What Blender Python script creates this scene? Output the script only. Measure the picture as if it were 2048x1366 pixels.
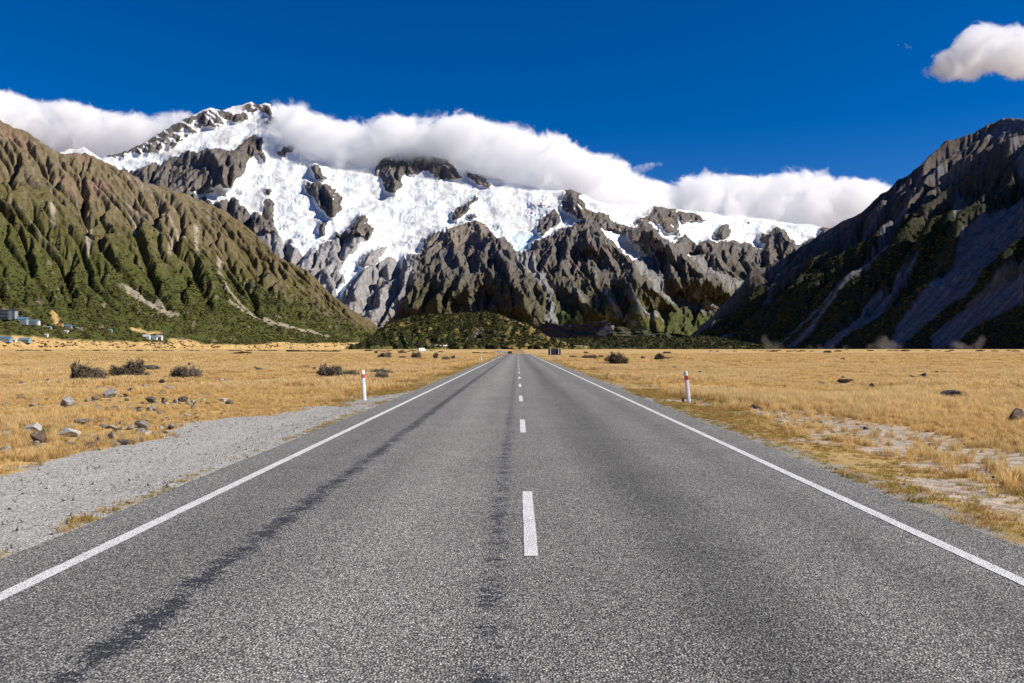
import bpy, math, random
import numpy as np

# ------------------------------------------------------------------ scene, camera, light
for o in list(bpy.data.objects): bpy.data.objects.remove(o)
scene = bpy.context.scene
COL = scene.collection
CAM_H, FPX, VX, VY = 1.66, 1690.0, 1035.0, 697.0     # eye height, focal length in pixels of the 2048 wide frame, vanishing point

cam_d = bpy.data.cameras.new('camera'); cam = bpy.data.objects.new('camera', cam_d); COL.objects.link(cam)
cam.location = (0, 0, CAM_H); cam.rotation_euler = (math.pi/2, 0, 0)
cam_d.sensor_width = 36; cam_d.lens = 36*FPX/2048
cam_d.shift_x = (1024-VX)/2048; cam_d.shift_y = (VY-683)/2048
cam_d.clip_start = 0.1; cam_d.clip_end = 60000
scene.camera = cam

SUN_AZ, SUN_EL = 98.0, 35.0        # azimuth to the right of the view direction, elevation
world = bpy.data.worlds.new('World'); scene.world = world; world.use_nodes = True
wn = world.node_tree; wn.nodes.clear()
sky = wn.nodes.new('ShaderNodeTexSky'); sky.sky_type = 'NISHITA'; sky.sun_disc = False
sky.sun_elevation = math.radians(SUN_EL); sky.sun_rotation = math.radians(SUN_AZ)
sky.altitude = 2500; sky.air_density = 1.0; sky.dust_density = 0.0; sky.ozone_density = 3.0
pol = wn.nodes.new('ShaderNodeHueSaturation'); pol.inputs['Saturation'].default_value = 1.45; pol.inputs['Value'].default_value = 1.0
bg = wn.nodes.new('ShaderNodeBackground'); bg.inputs['Strength'].default_value = 0.072
wo = wn.nodes.new('ShaderNodeOutputWorld')
tint = wn.nodes.new('ShaderNodeMix'); tint.data_type = 'RGBA'; tint.blend_type = 'MULTIPLY'; tint.inputs[0].default_value = 1.0; tint.inputs[7].default_value = (1.0, 0.72, 0.93, 1)   # polarised deep blue
wn.links.new(sky.outputs[0], pol.inputs['Color']); wn.links.new(pol.outputs[0], tint.inputs[6]); wn.links.new(tint.outputs[2], bg.inputs[0]); wn.links.new(bg.outputs[0], wo.inputs[0])

sun_d = bpy.data.lights.new('sun', 'SUN'); sun_d.energy = 4.6; sun_d.angle = math.radians(0.53); sun_d.color = (1.0, 0.93, 0.82)
sun = bpy.data.objects.new('sun', sun_d); COL.objects.link(sun)
a, e = math.radians(SUN_AZ), math.radians(SUN_EL)
from mathutils import Vector
SUNV = Vector((math.cos(e)*math.sin(a), math.cos(e)*math.cos(a), math.sin(e)))
sun.rotation_euler = SUNV.to_track_quat('Z', 'Y').to_euler()

vs = scene.view_settings
vs.view_transform = 'Standard'; vs.look = 'None'; vs.exposure = 0.58; vs.gamma = 1.0; vs.use_curve_mapping = False
cy = scene.cycles
cy.use_denoising = True
cy.max_bounces = 16; cy.diffuse_bounces = 2; cy.glossy_bounces = 2; cy.transparent_max_bounces = 8
cy.volume_bounces = 12; cy.volume_step_rate = 0.7; cy.volume_max_steps = 256
cy.sample_clamp_indirect = 6.0

# ------------------------------------------------------------------ helpers
def tag(o, label=None, cat=None, group=None, kind=None):
    if label: o['label'] = label
    if cat: o['category'] = cat
    if group: o['group'] = group
    if kind: o['kind'] = kind
    return o

def link(name, me, mat=None, parent=None, smooth=False):
    o = bpy.data.objects.new(name, me); COL.objects.link(o)
    if mat is not None and me is not None and len(me.materials) == 0: me.materials.append(mat)
    if parent is not None: o.parent = parent
    if smooth: me.shade_smooth()
    return o

def empty(name, loc, rz=0.0):
    o = bpy.data.objects.new(name, None); COL.objects.link(o); o.location = loc; o.rotation_euler = (0, 0, rz)
    o.empty_display_size = 0.1
    return o

def mesh_np(name, co, faces, smooth=True):
    """faces: (n,4) or (n,3) int array"""
    me = bpy.data.meshes.new(name)
    co = np.asarray(co, np.float32); faces = np.asarray(faces, np.int32)
    n, k = faces.shape
    me.vertices.add(len(co)); me.vertices.foreach_set('co', co.ravel())
    me.loops.add(n*k); me.loops.foreach_set('vertex_index', faces.ravel())
    me.polygons.add(n); me.polygons.foreach_set('loop_start', np.arange(0, n*k, k, dtype=np.int32))
    me.update(calc_edges=True)
    if smooth: me.shade_smooth()
    return me

def attr_f(me, name, v):
    a_ = me.attributes.new(name, 'FLOAT', 'POINT'); a_.data.foreach_set('value', np.asarray(v, np.float32).ravel())
def attr_c(me, name, rgb):
    rgb = np.asarray(rgb, np.float32).reshape(-1, 3)
    c = np.ones((len(rgb), 4), np.float32); c[:, :3] = rgb
    a_ = me.attributes.new(name, 'FLOAT_COLOR', 'POINT'); a_.data.foreach_set('color', c.ravel())

def grid_faces(nr, nc):
    i = np.arange(nr*nc).reshape(nr, nc)
    return np.stack([i[:-1, :-1], i[:-1, 1:], i[1:, 1:], i[1:, :-1]], -1).reshape(-1, 4)

_P = {}
def _tab(seed):
    if seed not in _P:
        r = np.random.RandomState(seed); p = r.permutation(1024); an = r.rand(1024)*2*np.pi
        _P[seed] = (p, np.cos(an), np.sin(an))
    return _P[seed]
def perlin(x, y, seed=0):
    p, gx, gy = _tab(seed)
    x = np.asarray(x, float); y = np.asarray(y, float)
    xf = np.floor(x); yf = np.floor(y); xi = xf.astype(int) & 1023; yi = yf.astype(int) & 1023
    fx = x-xf; fy = y-yf; u = fx*fx*fx*(fx*(fx*6-15)+10); v = fy*fy*fy*(fy*(fy*6-15)+10)
    def g(ix, iy, dx, dy):
        h = p[(p[ix & 1023]+iy) & 1023]; return gx[h]*dx+gy[h]*dy
    a0 = g(xi, yi, fx, fy); b0 = g(xi+1, yi, fx-1, fy); c0 = g(xi, yi+1, fx, fy-1); d0 = g(xi+1, yi+1, fx-1, fy-1)
    return 1.45*((a0+(b0-a0)*u)*(1-v)+(c0+(d0-c0)*u)*v)
def fbm(x, y, octv=5, seed=0, gain=0.5, lac=2.03):
    s = 0; am = 1.0; t = 0
    for k in range(octv):
        s = s+am*perlin(x, y, seed+k); t += am; am *= gain; x = x*lac+3.7; y = y*lac+1.3
    return s/t
def ridged(x, y, octv=5, seed=0, gain=0.5, lac=2.05):
    s = 0; am = 1.0; t = 0; w = 1.0
    for k in range(octv):
        n = (1-np.abs(perlin(x, y, seed+k)*1.15))**2
        n = np.clip(n, 0, 1)*w; w = np.clip(n*1.6, 0.15, 1)
        s = s+am*n; t += am; am *= gain; x = x*lac+5.1; y = y*lac+2.9
    return s/t
def sstep(a_, b_, x):
    t = np.clip((np.asarray(x, float)-a_)/(b_-a_), 0, 1); return t*t*(3-2*t)
def inpoly(x, y, poly):
    x = np.asarray(x); y = np.asarray(y); r = np.zeros(x.shape, bool)
    P = np.asarray(poly, float); Q = np.roll(P, -1, 0)
    m = (x > P[:, 0].min()) & (x < P[:, 0].max()) & (y > P[:, 1].min()) & (y < P[:, 1].max())
    xs, ys = x[m], y[m]; q = np.zeros(xs.shape, bool)
    for (x0, y0), (x1, y1) in zip(P, Q):
        if y0 == y1: continue
        q ^= ((y0 > ys) != (y1 > ys)) & (xs < (x1-x0)*(ys-y0)/(y1-y0)+x0)
    r[m] = q
    return r
def blur(a_, n):
    for ax in (0, 1):
        p = np.pad(a_, [(n, n) if k == ax else (0, 0) for k in (0, 1)], mode='edge').cumsum(ax)
        z = np.zeros_like(np.take(p, [0], ax)); p = np.concatenate([z, p], ax)
        L = a_.shape[ax]
        a_ = (np.take(p, range(2*n+1, 2*n+1+L), ax)-np.take(p, range(0, L), ax))/(2*n+1)
    return a_
def mix(a_, b_, t):
    return a_*(1-t[..., None])+np.asarray(b_, float)*t[..., None]

def _resize(a_, nr, nc):
    r0, c0 = a_.shape; y = np.linspace(0, r0-1, nr); x = np.linspace(0, c0-1, nc)
    y0 = np.clip(y.astype(int), 0, r0-2); x0 = np.clip(x.astype(int), 0, c0-2); fy = (y-y0)[:, None]; fx = (x-x0)[None]
    return (a_[y0][:, x0]*(1-fy)*(1-fx)+a_[y0+1][:, x0]*fy*(1-fx)+a_[y0][:, x0+1]*(1-fy)*fx+a_[y0+1][:, x0+1]*fy*fx)
def fluvial(X, Y, E, hard, iters, K, diff=0.08):
    """streams cut a terrain sheet given on a curved grid (X, Y, height E): stream power law, water gathered from cell to cell"""
    nr, nc = E.shape; E = E.copy(); N = nr*nc; ids = np.arange(N).reshape(nr, nc)
    Xi, Xj = np.gradient(X); Yi, Yj = np.gradient(Y); area = np.abs(Xi*Yj-Xj*Yi)+1e-3
    offs = [(-1, -1), (-1, 0), (-1, 1), (0, -1), (0, 1), (1, -1), (1, 0), (1, 1)]
    sh = lambda A_, o: np.roll(np.roll(A_, -o[0], 0), -o[1], 1)
    dist = [np.hypot(sh(X, o)-X, sh(Y, o)-Y)+1e-3 for o in offs]
    inner = np.zeros((nr, nc), bool); inner[1:-1, 1:-1] = True
    for it in range(iters):
        mn = np.minimum.reduce([sh(E, o) for o in offs]); pit = inner & (E <= mn); E[pit] = mn[pit]+0.05       # ponds fill up
        best = np.zeros((nr, nc)); rcv = ids.copy(); dd = np.ones((nr, nc))
        for o, d in zip(offs, dist):
            s_ = (E-sh(E, o))/d; m = (s_ > best) & inner; best[m] = s_[m]; rcv[m] = sh(ids, o)[m]; dd[m] = d[m]
        order = np.argsort(E.ravel(), kind='stable').tolist(); R_ = rcv.ravel().tolist(); A_ = area.ravel().tolist()
        for i in reversed(order):
            r_ = R_[i]
            if r_ != i: A_[r_] += A_[i]
        F_ = (K*hard.ravel()*np.array(A_)**0.45/dd.ravel()).tolist(); H = E.ravel().tolist()
        for i in order:
            r_ = R_[i]
            if r_ != i: H[i] = (H[i]+F_[i]*H[r_])/(1+F_[i])
        E = np.array(H).reshape(nr, nc)
        if diff:
            L = (np.roll(E, 1, 0)+np.roll(E, -1, 0)+np.roll(E, 1, 1)+np.roll(E, -1, 1))/4-E; E = E+diff*np.where(inner, L, 0)
    return E, np.array(A_).reshape(nr, nc)
def carve(X, Y, E, hard, coarse=3, it1=40, it2=14, K1=0.05, K2=0.03, amp1=40.0, amp2=14.0, wide1=60, wide2=12):
    """relief carved by streams, its broad drop taken out again: large valleys from a coarse sheet, rills from the full one"""
    nr, nc = E.shape; r1, c1 = nr//coarse, nc//coarse
    rs = lambda A_: _resize(A_, r1, c1)
    e0 = rs(E); e1, fa = fluvial(rs(X), rs(Y), e0, rs(hard), it1, K1)
    d = e1-e0; d = d-blur(blur(d, wide1//coarse), wide1//coarse); d *= amp1/max(1e-6, d.std())
    d1 = _resize(d, nr, nc)
    E1 = E+d1; e2, fb = fluvial(X, Y, E1, hard, it2, K2, .03)
    d2 = e2-E1; d2 = blur(d2, 1); d2 = d2-blur(blur(d2, wide2), wide2); d2 *= amp2/max(1e-6, d2.std())
    lim = lambda v_, k_: k_*np.tanh(v_/k_)
    return lim(d1, 3*amp1)+lim(d2, 3.5*amp2), np.log1p(fb/np.median(fb))
# a pixel of the photograph gives a direction; with a depth Y it is a point
def at(px, py, Y): return np.array(((px-VX)/FPX*Y, Y, CAM_H-(py-VY)/FPX*Y))
def ground_at(px, py):
    Y = FPX*CAM_H/(py-VY); return ((px-VX)/FPX*Y, Y)
# traced outlines are written in the coordinates of enlarged views (origin, magnification)
VIEW = {'A': (200, 190, 4.876), 'B': (560, 320, 4.876), 'C': (700, 420, 4.876), 'D': (1080, 380, 4.876),
        'Z1': (0, 180, 2.53), 'Z2': (500, 180, 2.53), 'Z3': (1000, 280, 2.926), 'Z4': (1348, 220, 2.731), 'P': (0, 0, 1)}
def V(view, *pts):
    x0, y0, m = VIEW[view]; return [(x0+x/m, y0+y/m) for x, y in pts]

# ------------------------------------------------------------------ materials
class Mat:
    def __init__(self, name):
        self.m = bpy.data.materials.new(name); self.m.use_nodes = True
        self.t = self.m.node_tree; self.t.nodes.clear()
        self.out = self.t.nodes.new('ShaderNodeOutputMaterial')
    def n(self, typ, ins=None, **props):
        nd = self.t.nodes.new(typ)
        for k, v in props.items(): setattr(nd, k, v)
        for k, v in (ins or {}).items(): self.set(nd.inputs[k], v)
        return nd
    def set(self, sock, v):
        if isinstance(v, bpy.types.NodeSocket): self.t.links.new(v, sock)
        elif isinstance(v, bpy.types.Node): self.t.links.new(v.outputs[0], sock)
        else:
            if sock.type == 'RGBA' and len(v) == 3: v = (*v, 1)
            sock.default_value = v
    def pos(self): return self.n('ShaderNodeNewGeometry').outputs['Position']
    def obj(self): return self.n('ShaderNodeTexCoord').outputs['Object']
    def mapping(self, vec, scale=(1, 1, 1), rot=(0, 0, 0), loc=(0, 0, 0)):
        return self.n('ShaderNodeMapping', {'Vector': vec, 'Scale': scale, 'Rotation': rot, 'Location': loc}).outputs[0]
    def noise(self, vec, scale, detail=4, rough=0.55, dist=0.0):
        return self.n('ShaderNodeTexNoise', {'Vector': vec, 'Scale': scale, 'Detail': detail, 'Roughness': rough, 'Distortion': dist}).outputs[0]
    def vor(self, vec, scale, feature='F1', rand=1.0):
        return self.n('ShaderNodeTexVoronoi', {'Vector': vec, 'Scale': scale, 'Randomness': rand}, feature=feature)
    def ramp(self, fac, stops, interp='LINEAR'):
        r = self.n('ShaderNodeValToRGB', {'Fac': fac}); cr = r.color_ramp; cr.interpolation = interp
        while len(cr.elements) > 1: cr.elements.remove(cr.elements[-1])
        for i, (p, c) in enumerate(stops):
            el = cr.elements[0] if i == 0 else cr.elements.new(p)
            el.position = p; el.color = (c, c, c, 1) if isinstance(c, (int, float)) else (*c, 1)
        return r.outputs[0]
    def mix(self, fac, a_, b_, mode='MIX'):
        nd = self.n('ShaderNodeMix', data_type='RGBA', blend_type=mode)
        self.set(nd.inputs[0], fac); self.set(nd.inputs[6], a_); self.set(nd.inputs[7], b_)
        return nd.outputs[2]
    def math(self, op, a_, b_=None, c_=None, clamp=False):
        nd = self.n('ShaderNodeMath', operation=op, use_clamp=clamp); self.set(nd.inputs[0], a_)
        if b_ is not None: self.set(nd.inputs[1], b_)
        if c_ is not None: self.set(nd.inputs[2], c_)
        return nd.outputs[0]
    def mapr(self, v, a_, b_, c_=0.0, d_=1.0, smooth=True):
        return self.n('ShaderNodeMapRange', {0: v, 1: a_, 2: b_, 3: c_, 4: d_}, interpolation_type='SMOOTHSTEP' if smooth else 'LINEAR').outputs[0]
    def sep(self, vec): return self.n('ShaderNodeSeparateXYZ', {0: vec}).outputs
    def attr(self, name, out='Fac'): return self.n('ShaderNodeAttribute', attribute_name=name).outputs[out]
    def bump(self, h, dist, strength=1.0): return self.n('ShaderNodeBump', {'Height': h, 'Distance': dist, 'Strength': strength}).outputs[0]
    def rnd(self): return self.n('ShaderNodeObjectInfo').outputs['Random']
    def bsdf(self, color, rough=0.9, normal=None, spec=0.2, **kw):
        ins = {'Base Color': color, 'Roughness': rough, 'Specular IOR Level': spec}
        ins.update({k.replace('_', ' '): v for k, v in kw.items()})
        if normal is not None: ins['Normal'] = normal
        b = self.n('ShaderNodeBsdfPrincipled', ins)
        self.t.links.new(b.outputs[0], self.out.inputs['Surface']); return b

def plain(name, color, rough=0.6, var=0.12, scale=6.0, spec=0.3):
    M = Mat(name); p = M.obj()
    f = M.noise(p, scale, 5, 0.6)
    c = M.mix(M.mapr(f, 0.3, 0.7), tuple(c*(1-var) for c in color), tuple(min(1, c*(1+var)) for c in color))
    M.bsdf(c, rough, spec=spec); return M.m

def mountain_mat(name, bump_d, nscale, snow=False):
    M = Mat(name); p = M.pos(); col = M.attr('albedo', 'Color')
    f1 = M.noise(p, nscale, 8, 0.72); f2 = M.noise(p, nscale*6, 5, 0.75)
    var = M.math('ADD', M.math('MULTIPLY', f1, 1.0), M.math('MULTIPLY', f2, 0.9))
    var = M.mapr(var, 0.6, 1.3, 0.45, 1.6, smooth=False)
    vv = M.n('ShaderNodeCombineXYZ', {0: var, 1: var, 2: var}).outputs[0]
    c = M.mix(1.0, col, vv, 'MULTIPLY')
    h = M.math('ADD', f1, M.math('MULTIPLY', f2, 0.35))
    if snow:
        s = M.math('ADD', M.attr('snow'), M.math('MULTIPLY', M.math('SUBTRACT', f1, 0.5), 0.8))
        s = M.math('ADD', s, M.math('MULTIPLY', M.math('SUBTRACT', f2, 0.5), 0.25))
        s = M.mapr(s, 0.44, 0.56)
        f0 = M.noise(p, 0.0045, 6, 0.65)
        white = M.mix(M.mapr(f0, 0.42, 0.66), (0.78, 0.785, 0.79), (0.64, 0.615, 0.585))
        ice = M.mix(M.attr('ice'), white, (0.46, 0.62, 0.72))
        c = M.mix(s, c, ice)
        bs = M.math('SUBTRACT', 1.0, M.math('MULTIPLY', s, 0.72))
        nrm = M.bump(h, bump_d, bs)
    else:
        nrm = M.bump(h, bump_d, 1.0)
    M.bsdf(c, 0.95, nrm, spec=0.05)
    return M.m
# ------------------------------------------------------------------ mountains
# the snow mountain: 4.5 km (foot) to 8.3 km (summit ridge) away
def rib_profile(px, py, pts, amp, wl, wr):
    pts = sorted(pts, key=lambda q: q[1]); ys = [q[1] for q in pts]; xs = [q[0] for q in pts]
    d = px-np.interp(py, ys, xs)
    pr = np.where(d > 0, np.exp(-np.abs(d)/wr), np.exp(-np.abs(d)/wl))
    L = ys[-1]-ys[0]
    tap = sstep(ys[0]-0.10*L-4, ys[0]+0.12*L, py)*(1-sstep(ys[-1]-0.1*L, ys[-1]+0.25*L, py))
    return amp*pr*tap

ICE = [
    V('A', (0, 640), (100, 690), (200, 735), (330, 745), (820, 945), (870, 960), (1000, 1010), (1100, 1065), (1200, 1040), (1310, 1015),
      (1360, 1040), (1370, 1100), (1440, 1130), (1530, 1150), (1580, 1145), (1590, 1060), (1640, 1020), (1690, 1060), (1700, 1130), (1690, 1200), (1700, 1300))
    + V('B', (0, 760), (80, 870), (150, 900), (240, 920), (275, 940), (330, 870), (440, 830), (520, 800), (560, 840), (700, 850), (800, 830), (700, 930),
        (620, 1030), (580, 1100), (640, 1200), (560, 1290), (545, 1340), (590, 1350), (690, 1200), (740, 1150), (800, 1100), (880, 1065), (1080, 965),
        (1140, 985), (1180, 1030), (1220, 1000), (1240, 950), (1330, 935))
    + V('C', (650, 450), (710, 370), (720, 300), (830, 240), (900, 230), (970, 205), (1060, 160), (1200, 120), (1260, 115), (1350, 180), (1370, 215),
        (1440, 250), (1560, 300), (1610, 390), (1640, 415), (1700, 395), (1760, 405), (1780, 330), (1800, 300))
    + V('D', (20, 480), (180, 410), (300, 350), (400, 325), (430, 300), (300, 225), (210, 190), (210, 110), (250, 40), (230, -300), (-3000, -1300), (-4900, -300)),
    V('D', (590, 380), (720, 385), (760, 410), (860, 410), (870, 470), (930, 530), (1000, 600), (1060, 650), (980, 690), (960, 720), (900, 700), (830, 620), (700, 520), (640, 450)),
    V('D', (380, 60), (430, 130), (480, 250), (560, 230), (650, 250), (700, 270), (750, 330), (860, 360), (930, 380), (960, 350), (930, 290), (1080, 260), (1100, 200), (1100, 60), (700, -60)),
    V('D', (1040, 300), (1130, 330), (1220, 420), (1340, 440), (1330, 530), (1240, 490), (1130, 430), (1060, 330)),
    V('Z3', (1040, 400), (1020, 430), (1050, 490), (1045, 590), (1090, 560), (1150, 610), (1200, 580), (1260, 600), (1380, 590), (1450, 610), (1535, 655), (1575, 560), (1620, 515),
      (1660, 520), (1700, 580), (1750, 625), (1870, 560), (1900, 400), (1300, 330)),
    V('D', (1450, 590), (1530, 590), (1570, 640), (1540, 655), (1440, 640)),
    V('Z3', (1390, 770), (1410, 780), (1450, 840), (1430, 840)),
]
ROCKS = [   # (outline, how much of the snow it sheds)
    (V('A', (40, 620), (330, 600), (520, 560), (700, 530), (790, 470), (900, 400), (960, 330), (1080, 290), (1230, 320), (1200, 240), (1280, 260), (1240, 170),
       (1130, 140), (1000, 170), (850, 215), (700, 250), (500, 400), (350, 480), (0, 500)), 0.62),
    (V('A', (330, 745), (480, 690), (640, 660), (760, 600), (860, 540), (960, 570), (1080, 520), (1200, 540), (1300, 570), (1380, 480), (1480, 400), (1530, 395),
       (1590, 430), (1580, 520), (1620, 620), (1610, 690), (1560, 590), (1480, 590), (1420, 680), (1410, 740), (1330, 830), (1280, 900), (1200, 910), (1180, 880),
       (1050, 930), (970, 945), (850, 960), (700, 910)), 0.95),
    (V('A', (1020, 975), (1110, 930), (1110, 950), (1040, 985)), 1), (V('A', (1610, 920), (1680, 925), (1670, 990), (1630, 985)), 1),
    (V('A', (1240, 160), (1330, 190), (1430, 180), (1440, 240), (1300, 265), (1250, 200)), 0.8),
    (V('A', (1400, 110), (1480, 60), (1540, 80), (1690, 110), (1660, 190), (1560, 150), (1490, 160), (1430, 160)), 0.66),
    (V('A', (1600, 270), (1650, 210), (1740, 220), (1720, 280), (1640, 300)), 0.8),
    (V('A', (1710, 590), (1780, 520), (1900, 470), (1910, 530), (1830, 560), (1800, 615)), 1),
    (V('B', (300, 60), (370, 40), (460, 190), (340, 190)), 1),
    (V('B', (235, 250), (270, 215), (400, 220), (540, 290), (605, 380), (610, 480), (560, 540), (480, 570), (430, 500), (370, 440), (320, 360)), 1),
    (V('B', (380, 640), (470, 600), (440, 720), (370, 760)), 0.8),
    (V('B', (515, 780), (540, 690), (660, 700), (710, 610), (800, 530), (850, 600), (915, 710), (870, 790), (700, 850), (560, 840)), 1),
    (V('B', (40, 800), (120, 770), (160, 830), (90, 860)), 1),
    (V('B', (760, 1020), (830, 920), (1000, 860), (1060, 830), (1030, 900), (960, 960), (960, 1010), (870, 1060), (800, 1070)), 1),
    (V('B', (1660, 575), (1720, 480), (1840, 410), (1900, 365), (1940, 385), (1860, 440), (1840, 510), (1720, 570)), 1),
    (V('B', (1810, 570), (1890, 530), (1940, 570)), 0.9),
    (V('B', (910, 140), (930, 80), (1000, 20), (1060, -40), (1300, -60), (1500, -40), (1600, 10), (1700, 60), (1780, 180), (1640, 180), (1550, 215), (1500, 150),
       (1440, 90), (1370, 130), (1240, 120), (1180, 220), (1200, 260), (1120, 330), (1070, 310), (1010, 300), (1010, 200), (970, 160)), 0.85),
    (V('B', (1780, 90), (1850, 130), (2000, 180), (2060, 260), (1940, 240), (1850, 180)), 1),
    (V('D', (-30, 360), (60, 250), (140, 205), (195, 240), (195, 330), (80, 400), (40, 450), (-20, 430)), 0.95),
    (V('D', (-110, 130), (-60, 140), (50, 160), (100, 155), (110, 175), (0, 175)), 1),
    (V('D', (220, 190), (230, 100), (290, 60), (350, 70), (420, 150), (470, 200), (560, 260), (520, 330), (430, 300), (310, 220)), 0.85),
    (V('D', (500, 250), (560, 235), (640, 270), (740, 320), (640, 370), (540, 340)), 1),
    (V('D', (720, 400), (790, 345), (880, 380), (860, 410), (740, 415)), 1),
    (V('D', (930, 310), (960, 285), (1050, 310), (1150, 400), (1180, 440), (1060, 390), (950, 340)), 1),
    (V('D', (1070, 240), (1180, 205), (1290, 290), (1350, 410), (1300, 430), (1210, 390), (1150, 330)), 1),
    (V('D', (1290, 220), (1500, 220), (1620, 300), (1480, 320), (1370, 300)), 1),
    (V('D', (1710, 430), (1760, 360), (1820, 345), (1870, 390), (1830, 470), (1740, 470)), 0.95),
    (V('Z3', (1430, 500), (1450, 480), (1480, 505)), 1),
    (V('Z3', (1505, 600), (1540, 550), (1590, 540), (1570, 600)), 1),
    (V('Z3', (1580, 560), (1610, 525), (1660, 520), (1740, 620), (1620, 700), (1550, 640)), 0.95),
]
RIBS = [    # crest line, metres proud, widths of its left and right side in pixels
    (V('A', (1085, 500), (1130, 620), (1190, 720), (1200, 900)), 420, 34, 70),
    (V('A', (850, 560), (840, 700), (830, 930)), 110, 10, 30), (V('A', (1270, 560), (1290, 700), (1300, 800)), 60, 8, 20),
    (V('A', (1620, 430), (1620, 690)), 60, 10, 10),
    (V('B', (330, 50), (440, 240), (520, 400), (520, 560)), 170, 16, 18), (V('B', (800, 530), (720, 640), (690, 850)), 150, 14, 34),
    (V('B', (940, 860), (860, 960), (800, 1060)), 90, 12, 22), (V('B', (300, 930), (270, 1020), (290, 1120)), 90, 9, 60),
    (V('B', (820, 1100), (740, 1230), (720, 1365)), 90, 14, 40), (V('B', (1110, 970), (1040, 1100), (1090, 1250)), 80, 16, 40),
    (V('B', (1060, 0), (1100, 150), (1130, 330)), 120, 18, 20), (V('B', (1600, 20), (1640, 120), (1700, 180)), 90, 16, 16),
    (V('B', (1900, 370), (1840, 450), (1720, 570)), 120, 14, 40),
    # central rib
    (V('C', (1340, 190), (1400, 290), (1480, 480), (1570, 660), (1690, 900), (1780, 1100)), 340, 40, 130),
    (V('C', (570, 560), (430, 700), (310, 830), (290, 960), (220, 1060)), 190, 14, 120),
    (V('C', (1330, 300), (1330, 460), (1260, 600), (1150, 800)), 120, 14, 16), (V('C', (1200, 390), (1290, 520), (1400, 700), (1500, 860)), 80, 12, 14),
    (V('C', (1010, 380), (1060, 520), (1090, 620), (1060, 740), (960, 900), (880, 1000)), 190, 20, 24),
    (V('C', (870, 440), (900, 560), (920, 680), (900, 790), (760, 960)), 150, 17, 22),
    (V('C', (740, 470), (790, 580), (790, 700), (690, 850), (640, 980)), 130, 15, 20), (V('C', (600, 560), (640, 700), (540, 900)), 90, 13, 16),
    (V('C', (980, 210), (900, 300), (760, 400), (650, 480)), 130, 14, 40), (V('C', (1500, 700), (1560, 860), (1620, 1000)), 110, 16, 20),
    (V('C', (1690, 700), (1710, 860), (1730, 1000)), 40, 8, 10),
    # second rib
    (V('D', (300, 60), (330, 200), (440, 300), (470, 450), (440, 560)), 260, 40, 50),
    (V('D', (300, 360), (260, 480), (280, 640), (200, 800)), 120, 20, 16), (V('D', (130, 480), (120, 620), (60, 760)), 90, 13, 14),
    (V('D', (560, 420), (600, 560), (680, 680), (760, 860), (860, 1000), (940, 1150)), 190, 24, 22),
    (V('D', (620, 390), (760, 570), (880, 740), (1000, 900), (1200, 1100), (1330, 1200)), 230, 30, 26),
    (V('D', (480, 640), (460, 760), (560, 960), (700, 1150)), 110, 18, 16), (V('D', (230, 920), (280, 1000), (420, 1120), (600, 1250)), 150, 26, 30),
    (V('D', (880, 820), (960, 960), (1060, 1100)), 100, 15, 14), (V('D', (350, 560), (380, 680), (330, 820)), 90, 12, 12),
    # third rib and the ones behind
    (V('D', (940, 370), (1100, 460), (1250, 550), (1400, 700), (1570, 850), (1760, 960), (1860, 1020)), 420, 52, 40),
    (V('D', (1250, 600), (1280, 760), (1340, 960)), 120, 12, 16), (V('D', (1400, 760), (1440, 900), (1480, 1000)), 100, 14, 14), (V('D', (1560, 900), (1600, 1050), (1720, 1160)), 110, 16, 16),
    (V('D', (1380, 440), (1330, 520), (1400, 600)), 120, 20, 20), (V('D', (1590, 470), (1690, 620), (1800, 780)), 170, 26, 22),
    (V('D', (1740, 510), (1860, 680), (1960, 830)), 120, 20, 14), (V('Z3', (1480, 620), (1440, 700), (1480, 800)), 130, 14, 14),
    (V('Z3', (1590, 540), (1560, 640), (1580, 740)), 130, 14, 12), (V('Z3', (1650, 520), (1700, 620), (1640, 740)), 120, 16, 14),
    (V('Z3', (940, 415), (980, 500), (1010, 550)), 90, 16, 10), (V('Z3', (1310, 500), (1300, 580)), 70, 10, 10),
]
SCREE = [   # grey rubble (outline, strength)
    (V('Z3', (60, 600), (110, 650), (190, 660), (230, 760), (300, 850), (340, 860), (300, 950), (330, 1000), (360, 1085), (250, 1085), (290, 980), (270, 900), (180, 800), (100, 720)), 1.0),
    (V('D', (900, 700), (1060, 680), (1100, 780), (1180, 900), (1240, 1000), (1330, 1110), (1260, 1110), (1150, 1010), (1080, 900), (960, 800)), 1.0),
    (V('D', (500, 800), (540, 830), (560, 930), (640, 1020), (720, 1120), (860, 1240), (960, 1330), (900, 1330), (760, 1220), (660, 1090), (590, 980)), 0.9),
    (V('D', (740, 880), (780, 930), (870, 1030), (960, 1100), (1080, 1180), (1230, 1290), (1180, 1300), (1000, 1220), (940, 1190), (900, 1100), (800, 980)), 0.9),
    (V('D', (1380, 1100), (1560, 950), (1600, 1080), (1740, 1180), (1640, 1240), (1500, 1200)), 0.8),
    (V('D', (1500, 620), (1620, 660), (1700, 780), (1880, 870), (2048, 920), (1880, 990), (1700, 880), (1560, 760), (1440, 660)), 0.8),
    (V('D', (280, 940), (330, 960), (440, 1080), (520, 1150), (430, 1100), (340, 1020)), 0.7),
    (V('C', (1080, 830), (1110, 840), (1080, 930), (1110, 1000), (1060, 1000), (1070, 920)), 0.5),
]
GOLD = [V('D', (420, 1090), (520, 1130), (760, 1240), (980, 1340), (900, 1365), (700, 1290), (560, 1210)), V('D', (960, 1220), (1060, 1250), (1240, 1340), (1200, 1370), (1040, 1320))]

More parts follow.
